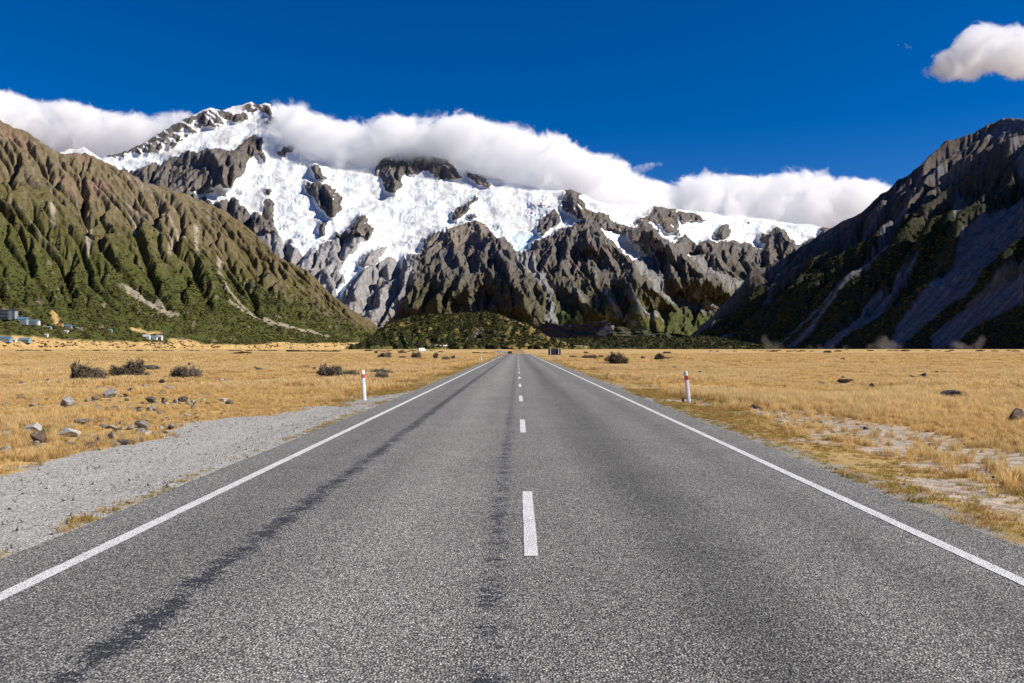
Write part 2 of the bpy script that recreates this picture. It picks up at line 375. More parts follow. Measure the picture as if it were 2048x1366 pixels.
SN_CARVE = dict(amp1=15, amp2=10, coarse=2, it1=24, wide1=40)
def build_snow_mountain():
    ridge = [(-300, 330), (0, 350), (134, 300), (166, 293), (202, 318), (237, 306), (277, 293), (308, 274), (336, 256), (368, 238), (395, 225), (423, 215), (431, 219), (439, 222), (446, 220),
             (453, 218), (474, 211), (488, 210), (502, 204), (514, 209), (526, 207), (538, 208), (553, 217), (565, 240), (580, 275), (600, 300), (650, 318), (700, 316), (760, 296), (790, 292), (830, 306), (870, 300), (900, 312), (960, 338),
             (1000, 356), (1060, 374), (1100, 380), (1147, 380), (1200, 404), (1300, 412), (1400, 424), (1500, 434), (1600, 448), (1700, 462), (1800, 505), (2000, 560), (2300, 600)]
    px1 = np.arange(20, 1800, 1.6); nc = len(px1); nr = 300; nb = 12
    top = np.interp(px1, [r[0] for r in ridge], [r[1] for r in ridge])+fbm(px1/14, px1*0+.5, 4, 3)*4.0
    t = np.linspace(0, 1, nr)[:, None]
    PY = 700+(top[None, :]-700)*t; PX = np.repeat(px1[None, :], nr, 0)
    WX = PX+fbm(PX/16, PY/16, 4, 11)*7+fbm(PX/5, PY/5, 3, 13)*4; WY = PY+fbm(PX/16, PY/16, 4, 23)*7+fbm(PX/5, PY/5, 3, 25)*4
    snow = np.zeros_like(PX)
    for p in ICE: snow = np.maximum(snow, inpoly(WX, WY, p).astype(float))
    icearea = blur(snow, 2)
    rock = np.zeros_like(PX)
    for p, s_ in ROCKS: rock = np.maximum(rock, inpoly(WX, WY, p)*s_)
    strat = fbm((PX+PY*1.4)/60, (PY-PX*0.55)/5.0, 3, 41)           # snow caught on ledges
    part = (rock > 0.3) & (rock < 0.97)
    led = fbm((PX+PY*.9)/22, (PY-PX*0.35)/4.5, 4, 43)
    snow = np.where(rock > 0.97, np.where((led > .30) & (PY < 480), .85, 0), np.where(part, np.where(strat > (rock-0.55)*1.1, 0.9, 0.0), snow))
    # rubble-streaked dirty lower tongues
    snow = snow*(1-0.12*sstep(540, 600, PY)*(PX < 800))
    rub = sstep(.12, .4, fbm(PX/11, PY/9, 4, 65))*((PX < 800) & (PY > 480) & (PX+(PY-470)*.55 < 850))
    snow = np.maximum(snow, rub*.5*sstep(640, 560, PY))
    # dusting of snow on high rock
    high = sstep(520, 420, PY)*(snow < 0.1)*(rock < 0.3)
    snow = np.maximum(snow, high*0.62*(fbm(PX/9, PY/5, 4, 61) > 0.30))
    snow_s = blur(snow, 1)
    rockm = 1-blur(snow, 2)
    # base depth
    Y = np.interp(PY, [200, 330, 470, 560, 690], [8300, 7250, 5650, 5050, 4400])
    Y = Y+sstep(1130, 1560, PX)*900-sstep(800, 720, PX)*sstep(440, 560, PY)*250
    relief = np.zeros_like(PX)
    wx = PX+fbm(PX/30, PY/30, 4, 71)*9; wy = PY+fbm(PX/30, PY/30, 4, 83)*9
    for pts, amp, wl, wr in RIBS: relief = relief+rib_profile(wx, wy, pts, amp, wl, wr)
    rr = ridged(wx/60, wy/95, 3, 101, gain=0.45)
    # sub-ribs that run down the fall line, tilted to the left under the central rib, to the right under the others
    sk = np.where(PX < 990, 0.55, -0.55)*sstep(440, 520, PY)
    r2 = ridged((wx+sk*(wy-450))/30, wy/95, 2, 131, gain=0.4)
    amp = 0.07+0.93*blur(rockm, 2); amp = amp*(1-.5*((PX < 800) & (PY > 470) & (PX+(PY-470)*.55 < 860)))
    r3 = ridged(wx/10+wy/30, wy/14, 4, 137, gain=0.6)
    fine_relief = (44*r3+75*(ridged(wx/44, wy/70, 7, 101, gain=0.55)-ridged(wx/44, wy/70, 3, 101, gain=0.55)))*amp
    relief = relief*(0.55+0.45*amp)+(120*rr+50*r2)*amp*(1-0.35*sstep(610, 670, PY))
    relief = relief+45*blur((rockm > 0.5).astype(float), 4)*sstep(620, 500, PY)
    # glacier surface: broad swells, seracs in the icefalls
    fall = np.clip(fbm(PX/70, PY/40, 3, 151)*1.2+0.45, 0, 1)
    ser = ridged(PX/7.5, PY/5.0, 4, 161)
    crev = ridged((PX+.4*PY)/16, PY/4.5, 4, 167)
    fine_relief = fine_relief+snow_s*(34*ser*fall**2+10*crev*(1-fall)+24*fbm(PX/26, PY/12, 4, 171)+80*fbm(PX/60, PY/30, 3, 172))
    edge = sstep(0, 14, PY-top[None, :])
    relief = relief*(0.25+0.75*edge)
    # rain erosion carves the rock
    Xb0 = (PX-VX)/FPX*Y; Zb0 = (VY-PY)/FPX*Y; slp = np.gradient(Zb0, axis=0)/np.maximum(np.gradient(Y, axis=0), 1e-3)
    kf = np.clip(slp-(VY-PY)/FPX, 0.18, 1.2)
    hv = relief*kf
    hard = np.clip(blur(rockm, 2)*1.15-.1, 0.03, 1)*sstep(0, 10, PY-top[None])
    dE, flow = carve(Xb0, Y, Zb0+hv, hard, **SN_CARVE)
    vert = dE*hard*(1-.55*sstep(570, 640, PY))+fine_relief*.45*(.25+.75*edge)
    Yr = Y-relief
    X = (PX-VX)/FPX*Yr; Z = CAM_H-(PY-VY)/FPX*Yr+vert
    gs = sstep(3.6, 5.0, flow)*sstep(500, 440, PY)*(.4+.6*(fbm(PX/12, PY/20, 3, 68) > 0))
    snow_s = np.maximum(snow_s, .9*blur(gs, 1)*sstep(0, 8, PY-top[None]))
    # colours
    n1 = fbm(PX/40, PY/40, 5, 181)*0.5+0.5; n2 = fbm(PX/8, PY/8, 4, 191)*0.5+0.5; n3 = fbm(PX/90, PY/60, 4, 193)*0.5+0.5
    grey = np.array((0.155, 0.152, 0.155)); brown = np.array((0.125, 0.103, 0.082)); c = mix(np.broadcast_to(grey, PX.shape+(3,)), brown, np.clip(n1*1.4-.1, 0, 1))
    c = mix(c, (0.185, 0.152, 0.128), sstep(0.52, 0.75, n2)*0.7)
    gorge = ((PX < 830) & (PY > 470)).astype(float); gorge = blur(gorge*(WX+(WY-470)*0.55 < 880), 6)
    c = mix(c, (0.30, 0.29, 0.29), gorge*0.85)
    topg = blur(inpoly(WX, WY, V('C', (720, 300), (970, 205), (1250, 110), (1370, 210), (1300, 330), (1000, 350), (700, 420))).astype(float), 3)
    c = mix(c, (0.24, 0.20, 0.16), topg*0.8)
    veg = sstep(500, 640, PY+(n3-0.5)*130)*(1-gorge)*sstep(770, 800, PX)
    veg = veg*(0.35+0.65*sstep(0.35, 0.6, n2+0.25*n1))
    c = mix(c, (0.075, 0.068, 0.030), veg*0.85)
    lowg = sstep(600, 640, PY+(n3-.5)*40)*sstep(1090, 1110, PX)
    c = mix(c, (0.07, 0.085, 0.025), lowg*0.75)
    for p, s_ in SCREE: c = mix(c, (0.25, 0.245, 0.24), blur(inpoly(WX, WY, p).astype(float), 1)*s_*(0.75+0.5*(n2-.5)))
    c = mix(c, (0.21, 0.20, 0.19), sstep(4.2, 6.0, flow)*sstep(500, 560, PY)*.6)
    for p in GOLD: c = mix(c, (0.17, 0.125, 0.045), blur(inpoly(WX, WY, p).astype(float), 2)*0.55)
    n4 = fbm(PX/3.2, PY/3.2, 3, 197)*.5+.5
    c = c*((0.7+0.6*n2)*(0.6+0.8*n4))[..., None]
    ice = np.clip(snow_s*(0.75*sstep(0.5, 0.1, ser)*fall+sstep(520, 590, PY)*0.5*(PX < 900)+0.6*blur(inpoly(WX, WY, V('C', (1560, 240), (1800, 250), (1770, 405), (1630, 420))).astype(float), 3)), 0, 1)
    # far side
    tb = np.linspace(0, 1, nb+1)[1:, None]
    Yb = Yr[-1][None]+3200*tb; Zb = Z[-1][None]*(1-tb*0.9)-30*tb; Xb = X[-1][None]*(1+0.3*tb)+fbm(px1[None]/30, tb*4, 3, 5)*60
    def stack(a_, b_): return np.concatenate([a_, b_], 0)
    co = np.stack([stack(X, Xb), stack(Yr, Yb), stack(Z, Zb)], -1).reshape(-1, 3)
    rep = lambda q: np.concatenate([q, np.repeat(q[-1:], nb, 0)], 0)
    me = mesh_np('snow_mountain', co, grid_faces(nr+nb, nc))
    attr_c(me, 'albedo', rep(c)); attr_f(me, 'snow', rep(snow_s)); attr_f(me, 'ice', rep(ice))
    o = link('snow_mountain', me, mountain_mat('snow_mountain', 16.0, 0.022, True))
    tag(o, 'high glaciated snow mountain with grey rock ribs under the cloud bank', kind='structure')

def slope_mountain(name, label, px1, ridge, foot, K, A, B, slope, relief_fn, color_fn, mat, nr=290, nb=10, bx=0.0, rough=5.0, carving={}, fine_amp=8.0, soft=None):
    """a mountain side that is a tilted plane z = slope*(A*X+B*Y-K) in metres, cut at its skyline, with relief along it"""
    nc = len(px1)
    top = np.interp(px1, [r[0] for r in ridge], [r[1] for r in ridge])+fbm(px1/16, px1*0+.3, 5, 7)*rough
    ft = np.interp(px1, [r[0] for r in foot], [r[1] for r in foot])
    t = (np.linspace(0, 1, nr)**1.0)[:, None]
    PY = ft[None]+(top-ft)[None]*t; PX = np.repeat(px1[None], nr, 0)
    tx = (PX-VX)/FPX; tz = (VY-PY)/FPX
    D = slope*(A*tx+B)-tz
    Y0 = slope*K/D
    X0 = tx*Y0; Z0 = tz*Y0
    s = -B*X0+A*Y0 if A > 0 else B*X0-A*Y0               # metres along the foot
    w = Z0/slope                                          # metres up from the foot
    h = relief_fn(PX, PY, s, w, top[None])
    edge = sstep(0, 12, PY-top[None]); h = h*(0.3+0.7*edge)
    hard = np.clip(sstep(15, 110, w)*sstep(0, 10, PY-top[None]), .02, 1)
    if soft is not None: hard = hard*(1-.85*soft(PX, PY))
    dE, flow = carve(X0, Y0, Z0+h, hard, **carving)
    h = h+dE*hard*(.35+.65*sstep(80, 420, w))+fine_amp*(ridged(s/58, w/80, 4, 231)-.4)*sstep(60, 300, w)
    Y = Y0; X = X0; Z = Z0+h+CAM_H
    c = color_fn(PX, PY, s, w, h, top[None], flow, dE)
    tb = np.linspace(0, 1, nb+1)[1:, None]
    Yb = Y[-1][None]+1500*tb; Xb = X[-1][None]+bx*tb; Zb = Z[-1][None]*(1-tb)-20*tb
    co = np.stack([np.concatenate([X, Xb]), np.concatenate([Y, Yb]), np.concatenate([Z, Zb])], -1).reshape(-1, 3)
    me = mesh_np(name, co, grid_faces(nr+nb, nc))
    attr_c(me, 'albedo', np.concatenate([c, np.repeat(c[-1:], nb, 0)], 0))
    o = link(name, me, mat); tag(o, label, kind='structure')
    return np.stack([X, Y, Z], -1), PX, VY-FPX*(Z-CAM_H)/Y, c

# the sunlit mountain on the left
LRIDGE = [(-500, 60), (-250, 130), (-80, 205), (0, 239), (51, 261), (99, 295), (132, 308), (170, 310), (205, 324), (237, 342), (277, 358), (316, 374), (368, 387), (415, 405), (455, 425), (498, 455),
          (526, 482), (553, 510), (585, 527), (617, 545), (630, 555), (658, 583), (678, 599), (713, 627), (745, 646), (775, 672), (800, 690)]
def left_relief(PX, PY, s, w, top):
    s2 = s+fbm(s/520, w/520, 3, 201)*170+fbm(s/130, w/130, 4, 203)*34; w2 = w+fbm(s/300, w/300, 4, 205)*120
    su = s2-0.55*w
    big = ridged(su/640+0.1, w2/1300, 3, 211)
    mid = ridged(su/270, w2/560, 3, 221, gain=0.42)
    fine = ridged(s/58, w2/95, 4, 231)
    gul = np.exp(-(np.abs(perlin(su/170, w2/600, 237))/0.10)**2)+.6*np.exp(-(np.abs(perlin(su/80, w2/260, 239))/0.12)**2)
    up = sstep(30, 330, w); mids = sstep(110, 380, w)
    g = 42*(big-0.45)*up+36*(mid-0.35)*up*(0.3+0.7*mids)-14*gul*mids*(1-.5*sstep(620, 900, w))
    return g+6*fbm(s/40, w/40, 4, 241)*sstep(10, 80, w)
LSCREE = [V('Z1', (600, 985), (680, 1010), (800, 1070), (910, 1140), (860, 1150), (740, 1090), (660, 1040)), V('Z1', (1130, 1075), (1200, 1095), (1400, 1175), (1670, 1245), (1660, 1252), (1380, 1185), (1180, 1100)),
          V('Z1', (435, 640), (455, 640), (470, 760), (445, 860), (430, 800), (450, 760)), V('Z1', (980, 710), (1010, 705), (1000, 800), (1010, 880), (990, 860)),
          V('Z1', (1095, 840), (1130, 870), (1115, 930), (1130, 960), (1105, 950)), V('Z1', (865, 730), (880, 735), (865, 850), (850, 840)), V('Z1', (250, 600), (280, 620), (275, 720), (262, 720)),
          V('Z1', (630, 570), (655, 570), (700, 690), (680, 700)), V('Z1', (820, 630), (830, 630), (950, 800), (935, 800)), V('Z1', (1120, 1000), (1140, 1000), (1260, 1110), (1240, 1110))]
LRED = [V('Z1', (430, 520), (490, 450), (570, 510), (520, 570), (440, 570)), V('Z1', (330, 310), (430, 330), (560, 400), (430, 390)), V('Z1', (300, 440), (350, 430), (420, 540), (340, 550)), V('Z1', (0, 150), (120, 220), (240, 330), (120, 280), (0, 230))]
LGOLD = [[(-40, 700), (-40, 676), (20, 672), (70, 674), (120, 679), (200, 683), (300, 684), (420, 688), (500, 690), (560, 684), (620, 687), (740, 684), (800, 700)],
         [(100, 622), (116, 625), (118, 648), (108, 648)], [(262, 655), (300, 664), (330, 668), (300, 670), (260, 660)], [(335, 676), (390, 682), (420, 690), (340, 690)]]
def left_color(PX, PY, s, w, h, top, flow, dE):
    n1 = fbm(PX/60, PY/60, 5, 251)*.5+.5; n2 = fbm(PX/9, PY/9, 4, 261)*.5+.5; n3 = fbm(s/120, w/500, 4, 263)*.5+.5
    rel = np.clip((PY-top)/np.maximum(690-top, 40), 0, 1)   # 0 skyline, 1 foot
    v = sstep(0.02, 0.75, rel+(n1-.5)*0.30+(n3-.5)*.2)
    tan = np.array((0.145, 0.116, 0.068)); olive = np.array((0.088, 0.079, 0.030)); green = np.array((0.062, 0.068, 0.020))
    c = mix(np.broadcast_to(tan, PX.shape+(3,)), olive, sstep(0.0, 0.55, v)); c = mix(c, green, sstep(0.5, 1.0, v))
    rock = sstep(0.52, 0.66, n3*0.5+n2*0.5)*sstep(0.62, 0.2, rel)
    c = mix(c, (0.19, 0.155, 0.13), rock*0.85)
    far = sstep(330, 560, PX)*sstep(.5, .15, rel); c = mix(c, (0.10, 0.078, 0.03), far*0.6)
    WX = PX+fbm(PX/14, PY/14, 4, 271)*5; WY = PY+fbm(PX/14, PY/14, 4, 273)*5
    for p in LRED: c = mix(c, (0.20, 0.13, 0.095), blur(inpoly(WX, WY, p).astype(float), 3)*0.6*(0.5+n2))
    gully = sstep(3.6, 5.5, flow)*sstep(0.75, 0.4, rel)*sstep(0.05, 0.2, rel)*sstep(.40, .6, n2+.2*n1)
    c = mix(c, (0.22, 0.19, 0.155), gully*0.6)
    for p in LSCREE: c = mix(c, (0.30, 0.255, 0.20), blur(inpoly(PX+fbm(PX/9, PY/9, 3, 275)*2.5, PY, p).astype(float), 1)*0.85)
    for p in LGOLD: c = mix(c, (0.42, 0.285, 0.12), blur(inpoly(PX+fbm(PX/20, PY/3, 3, 276)*10, PY+fbm(PX/25, PY/25, 3, 277)*2, p).astype(float), 1))
    bare = sstep(0.66, 0.72, fbm(PX/22, PY/12, 4, 279)*.5+.5)*sstep(.3, .55, rel)
    c = mix(c, (0.16, 0.125, 0.10), bare*.7)
    return c*(0.62+0.76*n2)[..., None]

# the mountain on the right, its side turned from the sun
RRIDGE = [(1340, 690), (1375, 675), (1421, 640), (1469, 589), (1500, 565), (1524, 546), (1568, 517), (1604, 487), (1641, 463), (1678, 442), (1714, 428), (1736, 413), (1765, 388), (1798, 364), (1835, 334),
          (1872, 313), (1908, 297), (1934, 277), (1963, 262), (1985, 247), (2014, 242), (2048, 241), (2120, 232), (2250, 180), (2500, 90), (2750, 40)]
def right_relief(PX, PY, s, w, top):
    s2 = s+fbm(s/300, w/500, 4, 301)*90
    big = ridged(s2/520+0.35, w/2000, 3, 311); mid = ridged((s2+.12*w)/200, w/460, 3, 321, gain=.45); fine = ridged(s2/42, w/80, 4, 331)
    up = sstep(20, 260, w)
    g = 80*(big-.4)*up+80*(mid-.35)*up
    sc = np.zeros_like(PX)
    for p in RSCREE[:3]: sc = np.maximum(sc, blur(inpoly(PX, PY, p).astype(float), 5))
    knob = 45*np.exp(-((PX-1508)/26)**2-((PY-590)/40)**2)
    return g*(1-.75*sc)+knob+4*fbm(s/30, w/30, 4, 341)
RSCREE = [V('Z4', (1912, 490), (1700, 620), (1570, 740), (1530, 850), (1350, 1060), (1220, 1180), (1170, 1300), (1230, 1300), (1420, 1140), (1600, 1020), (1912, 780)),
          V('Z4', (1912, 870), (1700, 1010), (1500, 1150), (1400, 1240), (1410, 1300), (1520, 1300), (1650, 1190), (1912, 1080)),
          V('Z4', (1912, 60), (1860, 60), (1700, 130), (1660, 160), (1850, 180), (1912, 170)),
          V('Z4', (880, 1040), (860, 1080), (700, 1190), (560, 1300), (540, 1300), (700, 1170)), V('Z4', (1200, 790), (1180, 850), (1050, 960), (900, 1080), (660, 1300), (610, 1300), (870, 1080), (1040, 930)),
          V('Z4', (1340, 830), (1290, 900), (1150, 1080), (850, 1310), (780, 1310), (1100, 1070), (1260, 880)), V('Z4', (1600, 330), (1500, 400), (1300, 530), (1290, 500), (1470, 380)),
          V('Z4', (1540, 500), (1600, 520), (1560, 640), (1530, 680), (1510, 600)), V('Z4', (1060, 700), (1100, 710), (1040, 790), (980, 780)), V('Z4', (1830, 220), (1912, 300), (1912, 420), (1870, 380)),
          V('Z4', (590, 830), (620, 850), (560, 980), (500, 1040), (480, 1060), (560, 940)), V('Z4', (330, 1210), (300, 1240), (200, 1265), (240, 1240)), V('Z4', (1240, 620), (1280, 640), (1010, 960), (980, 960)),
          V('Z4', (1120, 1000), (1150, 1000), (980, 1200), (860, 1300), (820, 1300))]
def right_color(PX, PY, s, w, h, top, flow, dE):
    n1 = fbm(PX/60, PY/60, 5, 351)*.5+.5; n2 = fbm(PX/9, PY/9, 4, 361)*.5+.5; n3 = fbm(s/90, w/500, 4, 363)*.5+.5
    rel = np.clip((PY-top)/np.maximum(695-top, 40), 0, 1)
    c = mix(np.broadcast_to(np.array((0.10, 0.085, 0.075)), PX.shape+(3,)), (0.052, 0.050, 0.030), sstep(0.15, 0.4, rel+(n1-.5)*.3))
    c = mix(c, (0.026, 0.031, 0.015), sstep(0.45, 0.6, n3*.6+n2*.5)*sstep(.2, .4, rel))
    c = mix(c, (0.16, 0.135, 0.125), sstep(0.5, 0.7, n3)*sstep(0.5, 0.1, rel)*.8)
    WX = PX+fbm(PX/14, PY/14, 4, 371)*6; WY = PY+fbm(PX/14, PY/14, 4, 373)*6
    for p in RSCREE: c = mix(c, (0.145, 0.142, 0.150), blur(inpoly(WX, WY, p).astype(float), 1)*(.62+.5*sstep(.35, .65, fbm(s/14, w/160, 4, 375)*.5+.5)))
    c = mix(c, (0.20, 0.11, 0.04), blur(inpoly(WX, WY, V('Z4', (1912, 880), (1700, 1010), (1560, 1110), (1600, 1110), (1760, 1010), (1912, 920))).astype(float), 2)*.5)
    return c*(0.65+0.7*n2)[..., None]

build_snow_mountain()
LS = slope_mountain('left_mountain', 'sunlit brown and green mountainside left of the valley', np.arange(-420, 802, 1.8), LRIDGE,
                    [(-500, 707), (0, 704), (400, 703), (720, 702), (802, 701)], 1906, -0.906, 0.423, 0.65, left_relief, left_color, mountain_mat('left_mountain', 3.5, 0.055), bx=-900, carving=dict(amp1=8.5, amp2=5.5, coarse=2, it1=24, wide1=40, wide2=9), fine_amp=9.0)
RS = slope_mountain('right_mountain', 'shaded dark mountainside with pale scree streaks right of the valley', np.arange(1342, 2700, 1.9), RRIDGE,
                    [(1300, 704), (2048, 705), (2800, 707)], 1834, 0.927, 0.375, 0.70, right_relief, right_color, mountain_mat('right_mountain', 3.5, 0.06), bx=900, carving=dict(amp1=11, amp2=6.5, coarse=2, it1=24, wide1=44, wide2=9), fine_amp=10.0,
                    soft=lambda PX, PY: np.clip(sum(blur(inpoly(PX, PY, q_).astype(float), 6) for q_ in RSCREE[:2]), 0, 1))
# ------------------------------------------------------------------ ground and road
def road_x(y): return -0.00009*np.clip(np.asarray(y, float)-255, 0, None)**2*1.0      # bends left past 255 m
def dip(x, y): return -1.5*sstep(250, 430, y)*(1-sstep(450, 800, y))*np.exp(-((x-road_x(y))/90.0)**2)
def ground_z(x, y):
    x = np.asarray(x, float); y = np.asarray(y, float)
    off = np.abs(x-0.05-road_x(y))
    far = sstep(4.4, 9.0, off)
    b = 0.16*fbm(x/9, y/9, 3, 401)+0.05*fbm(x/2.1, y/2.1, 3, 411)
    swell = 0.5*fbm(x/70, y/70, 3, 421)*sstep(14, 50, off)
    pull = 1-((x < 0)*(x > -8.2)*(y < 28))*0.85
    return dip(x, y)+far*(b+swell)*pull-0.06*sstep(4.3, 5.5, off)
gx = np.concatenate([-np.geomspace(9000, 60, 70), np.linspace(-58, -22, 36), np.linspace(-21.5, 21.5, 130), np.linspace(22, 58, 36), np.geomspace(60, 9000, 70)])
gy = np.concatenate([np.linspace(-60, 2, 20), np.linspace(2.4, 60, 170), np.geomspace(61, 600, 130), np.geomspace(605, 15000, 60)])
GX, GY = np.meshgrid(gx, gy); GZ = ground_z(GX, GY)-0.03
gm = mesh_np('ground', np.stack([GX, GY, GZ], -1).reshape(-1, 3), grid_faces(len(gy), len(gx)))
def gravel_mask(x, y):
    edge = np.interp(y, [-60, 8, 12.6, 16.2, 20.3, 23.5, 26, 28.5, 30.5, 33], [-8.3, -8.1, -7.7, -7.6, -7.3, -6.4, -5.6, -5.6, -5.2, -4.3])
    w = fbm(np.asarray(x)/1.6, np.asarray(y)/3.0, 5, 431)*1.7
    m = sstep(-0.7, 0.6, x-edge+w)*(x < -4)*(y < 34)
    return m
def sand_mask(x, y):
    x = np.asarray(x, float); y = np.asarray(y, float)
    c = np.interp(y, [5, 10, 14, 18, 22, 27], [7.2, 7.4, 7.8, 7.6, 7.2, 6.2]); wdt = np.interp(y, [5, 10, 14, 18, 23, 26, 29], [2.0, 2.2, 2.3, 1.7, 1.0, 1.2, 0.1])
    m = sstep(1.0, 0.5, np.abs(x-c)/wdt+fbm(x/1.2, y/1.8, 5, 441)*1.9)
    m = np.maximum(m, sstep(1.2, .6, np.hypot((x-5.1)/1.3, (y-28)/1.7)+fbm(x, y, 3, 443)*.5))
    far = sstep(.28, .42, fbm(x/7, y/26, 4, 445))*(np.abs(x) > 6)*sstep(18, 30, y)*.75
    return np.clip(np.maximum(m, far), 0, 1)
attr_f(gm, 'gravel', gravel_mask(GX, GY)); attr_f(gm, 'sand', sand_mask(GX, GY))

M = Mat('plain_ground'); p = M.pos(); xyz = M.sep(p)
pv = M.mapping(p, (0.35, 1.0, 1.0))
n1 = M.noise(p, 0.02, 5, 0.6); n2 = M.noise(p, 0.22, 6, 0.65); n3 = M.noise(p, 5.0, 5, 0.7); n4 = M.noise(p, 40, 3, 0.7)
g = M.ramp(M.math('ADD', M.math('MULTIPLY', n1, 0.5), M.math('MULTIPLY', n2, 0.5)), [(0.30, (0.30, 0.19, 0.08)), (0.42, (0.50, 0.32, 0.125)), (0.55, (0.62, 0.42, 0.17)), (0.66, (0.44, 0.30, 0.14)), (0.76, (0.40, 0.30, 0.18))])
fine = M.mapr(M.math('ADD', M.math('MULTIPLY', n3, 0.6), M.math('MULTIPLY', n4, 0.4)), 0.28, 0.72, 0.40, 1.40, smooth=False)
g = M.mix(1.0, g, M.n('ShaderNodeCombineXYZ', {0: fine, 1: fine, 2: fine}).outputs[0], 'MULTIPLY')
olive = M.mapr(M.math('ABSOLUTE', xyz[0]), 4.2, 6.6, 1.0, 0.0)
g = M.mix(M.math('MULTIPLY', olive, 0.6), g, M.mix(M.mapr(n4, .35, .65), (0.13, 0.095, 0.035), (0.32, 0.24, 0.10)))
vo = M.vor(p, 38.0); vo2 = M.vor(p, 14.0)
peb = M.ramp(M.n('ShaderNodeSeparateColor', {0: vo.outputs['Color']}).outputs[0], [(0, (0.27, 0.255, 0.235)), (0.5, (0.46, 0.44, 0.40)), (1, (0.70, 0.675, 0.62))])
peb = M.mix(M.mapr(vo.outputs['Distance'], 0.3, 0.75, 0.0, 0.55), peb, (0.20, 0.19, 0.175))
peb = M.mix(M.math('MULTIPLY', M.mapr(n3, 0.45, 0.7), 0.45), peb, (0.52, 0.495, 0.455))
sandc = M.mix(M.mapr(n3, .3, .7), (0.24, 0.18, 0.12), (0.60, 0.50, 0.40))
sandc = M.mix(M.mapr(n2, .5, .7, 0, .6), sandc, M.mix(.5, peb, (0.4, 0.36, 0.32)))
g = M.mix(M.attr('sand'), g, sandc)
gv = M.math('ADD', M.attr('gravel'), M.math('MULTIPLY', M.math('SUBTRACT', n3, 0.5), 0.9)); gv = M.mapr(gv, 0.42, 0.58)
g = M.mix(gv, g, peb)
# loose chips along the right road edge
chip = M.math('MULTIPLY', M.mapr(xyz[0], 4.0, 5.6, 1.0, 0.0), M.mapr(xyz[0], 3.9, 4.1))
chip = M.mapr(M.math('ADD', chip, M.math('MULTIPLY', M.math('SUBTRACT', n2, 0.55), 2.2)), 0.45, 0.62)
g = M.mix(M.math('MULTIPLY', chip, 0.8), g, M.mix(.45, peb, (0.10, .095, .085)))
hh = M.math('ADD', M.math('MULTIPLY', n3, 0.6), M.math('MULTIPLY', vo.outputs['Distance'], -0.25))
M.bsdf(g, 0.95, M.bump(hh, 0.05, 0.8), spec=0.1)
ground = link('ground', gm, M.m); tag(ground, 'golden dry grass plain on both sides of the road', kind='structure')

# chip seal road
ry = np.concatenate([np.linspace(-30, 60, 80), np.geomspace(61, 700, 120)])
def strip(name, xl, xr, ys, z, mat, parent=None, n=3, jag=0.0, seed=0):
    u = np.linspace(0, 1, n)
    l = xl+road_x(ys)+jag*fbm(ys*1.7, ys*0, 4, 501+seed); r = xr+road_x(ys)+jag*fbm(ys*1.7, ys*0+7, 4, 511+seed)
    Xs = l[:, None]*(1-u)+r[:, None]*u; Ys = np.repeat(ys[:, None], n, 1); Zs = dip(Xs, Ys)+z
    o = link(name, mesh_np(name, np.stack([Xs, Ys, Zs], -1).reshape(-1, 3), grid_faces(len(ys), n)), mat, parent); return o
M = Mat('chip_seal'); p = M.pos(); xyz = M.sep(p)
va = M.vor(p, 74.0); vb = M.vor(p, 140.0)
ca = M.n('ShaderNodeSeparateColor', {0: va.outputs['Color']}).outputs[0]
chip = M.ramp(ca, [(0.0, (0.075, 0.072, 0.066)), (0.35, (0.20, 0.195, 0.178)), (0.7, (0.335, 0.328, 0.296)), (0.93, (0.50, 0.49, 0.44)), (1.0, (0.72, 0.71, 0.66))])
chip = M.mix(M.mapr(va.outputs['Distance'], 0.36, 0.75, 0.0, 0.85), chip, (0.03, 0.03, 0.032))
chip = M.mix(M.mapr(M.n('ShaderNodeSeparateColor', {0: vb.outputs['Color']}).outputs[1], 0.7, 1.0, 0, .45), chip, (0.36, 0.352, 0.32))
w1 = M.noise(M.mapping(p, (1.0, 0.035, 1)), 1.6, 4, 0.55); w2 = M.noise(p, 0.7, 5, 0.6); w3 = M.noise(M.mapping(p, (.5, 1.1, 1)), 3.4, 8, 0.8); w4 = M.noise(M.mapping(p, (.5, 1.2, 1)), 14.0, 5, 0.75)
def track(x0, w):      # 1 on a wheel path at x0
    d = M.math('ABSOLUTE', M.math('SUBTRACT', xyz[0], M.math('ADD', x0, M.math('MULTIPLY', M.math('SUBTRACT', w1, .5), 0.10))))
    return M.mapr(d, 0.0, w, 1.0, 0.0)
tone = M.math('ADD', M.math('MULTIPLY', M.math('SUBTRACT', w1, .5), 0.5), M.math('MULTIPLY', M.math('SUBTRACT', w2, .5), 0.5))
dark = M.math('ADD', M.math('MULTIPLY', track(1.45, 0.9), 0.34), M.math('MULTIPLY', track(-2.9, 0.8), 0.16))
dark = M.math('ADD', dark, M.math('MULTIPLY', track(3.0, 0.5), 0.15))
lite = M.math('MULTIPLY', track(-1.1, 0.8), 0.22)
k = M.math('SUBTRACT', M.math('ADD', M.math('ADD', 1.0, tone), lite), dark)
chip = M.mix(1.0, chip, M.n('ShaderNodeCombineXYZ', {0: k, 1: k, 2: k}).outputs[0], 'MULTIPLY')
bl = M.math('ADD', M.math('MULTIPLY', track(-2.25, 0.34), 1.1), M.math('MULTIPLY', track(-0.18, 0.32), 0.86))
bl = M.math('ADD', bl, M.math('MULTIPLY', M.math('SUBTRACT', w3, .5), 2.6)); bl = M.math('ADD', bl, M.math('MULTIPLY', M.math('SUBTRACT', w4, .5), 2.2))
bl = M.math('ADD', bl, M.math('MULTIPLY', M.math('SUBTRACT', M.n('ShaderNodeSeparateColor', {0: va.outputs['Color']}).outputs[1], .5), .5))
bl = M.math('MULTIPLY', M.mapr(bl, 0.84, 1.06), 0.88)
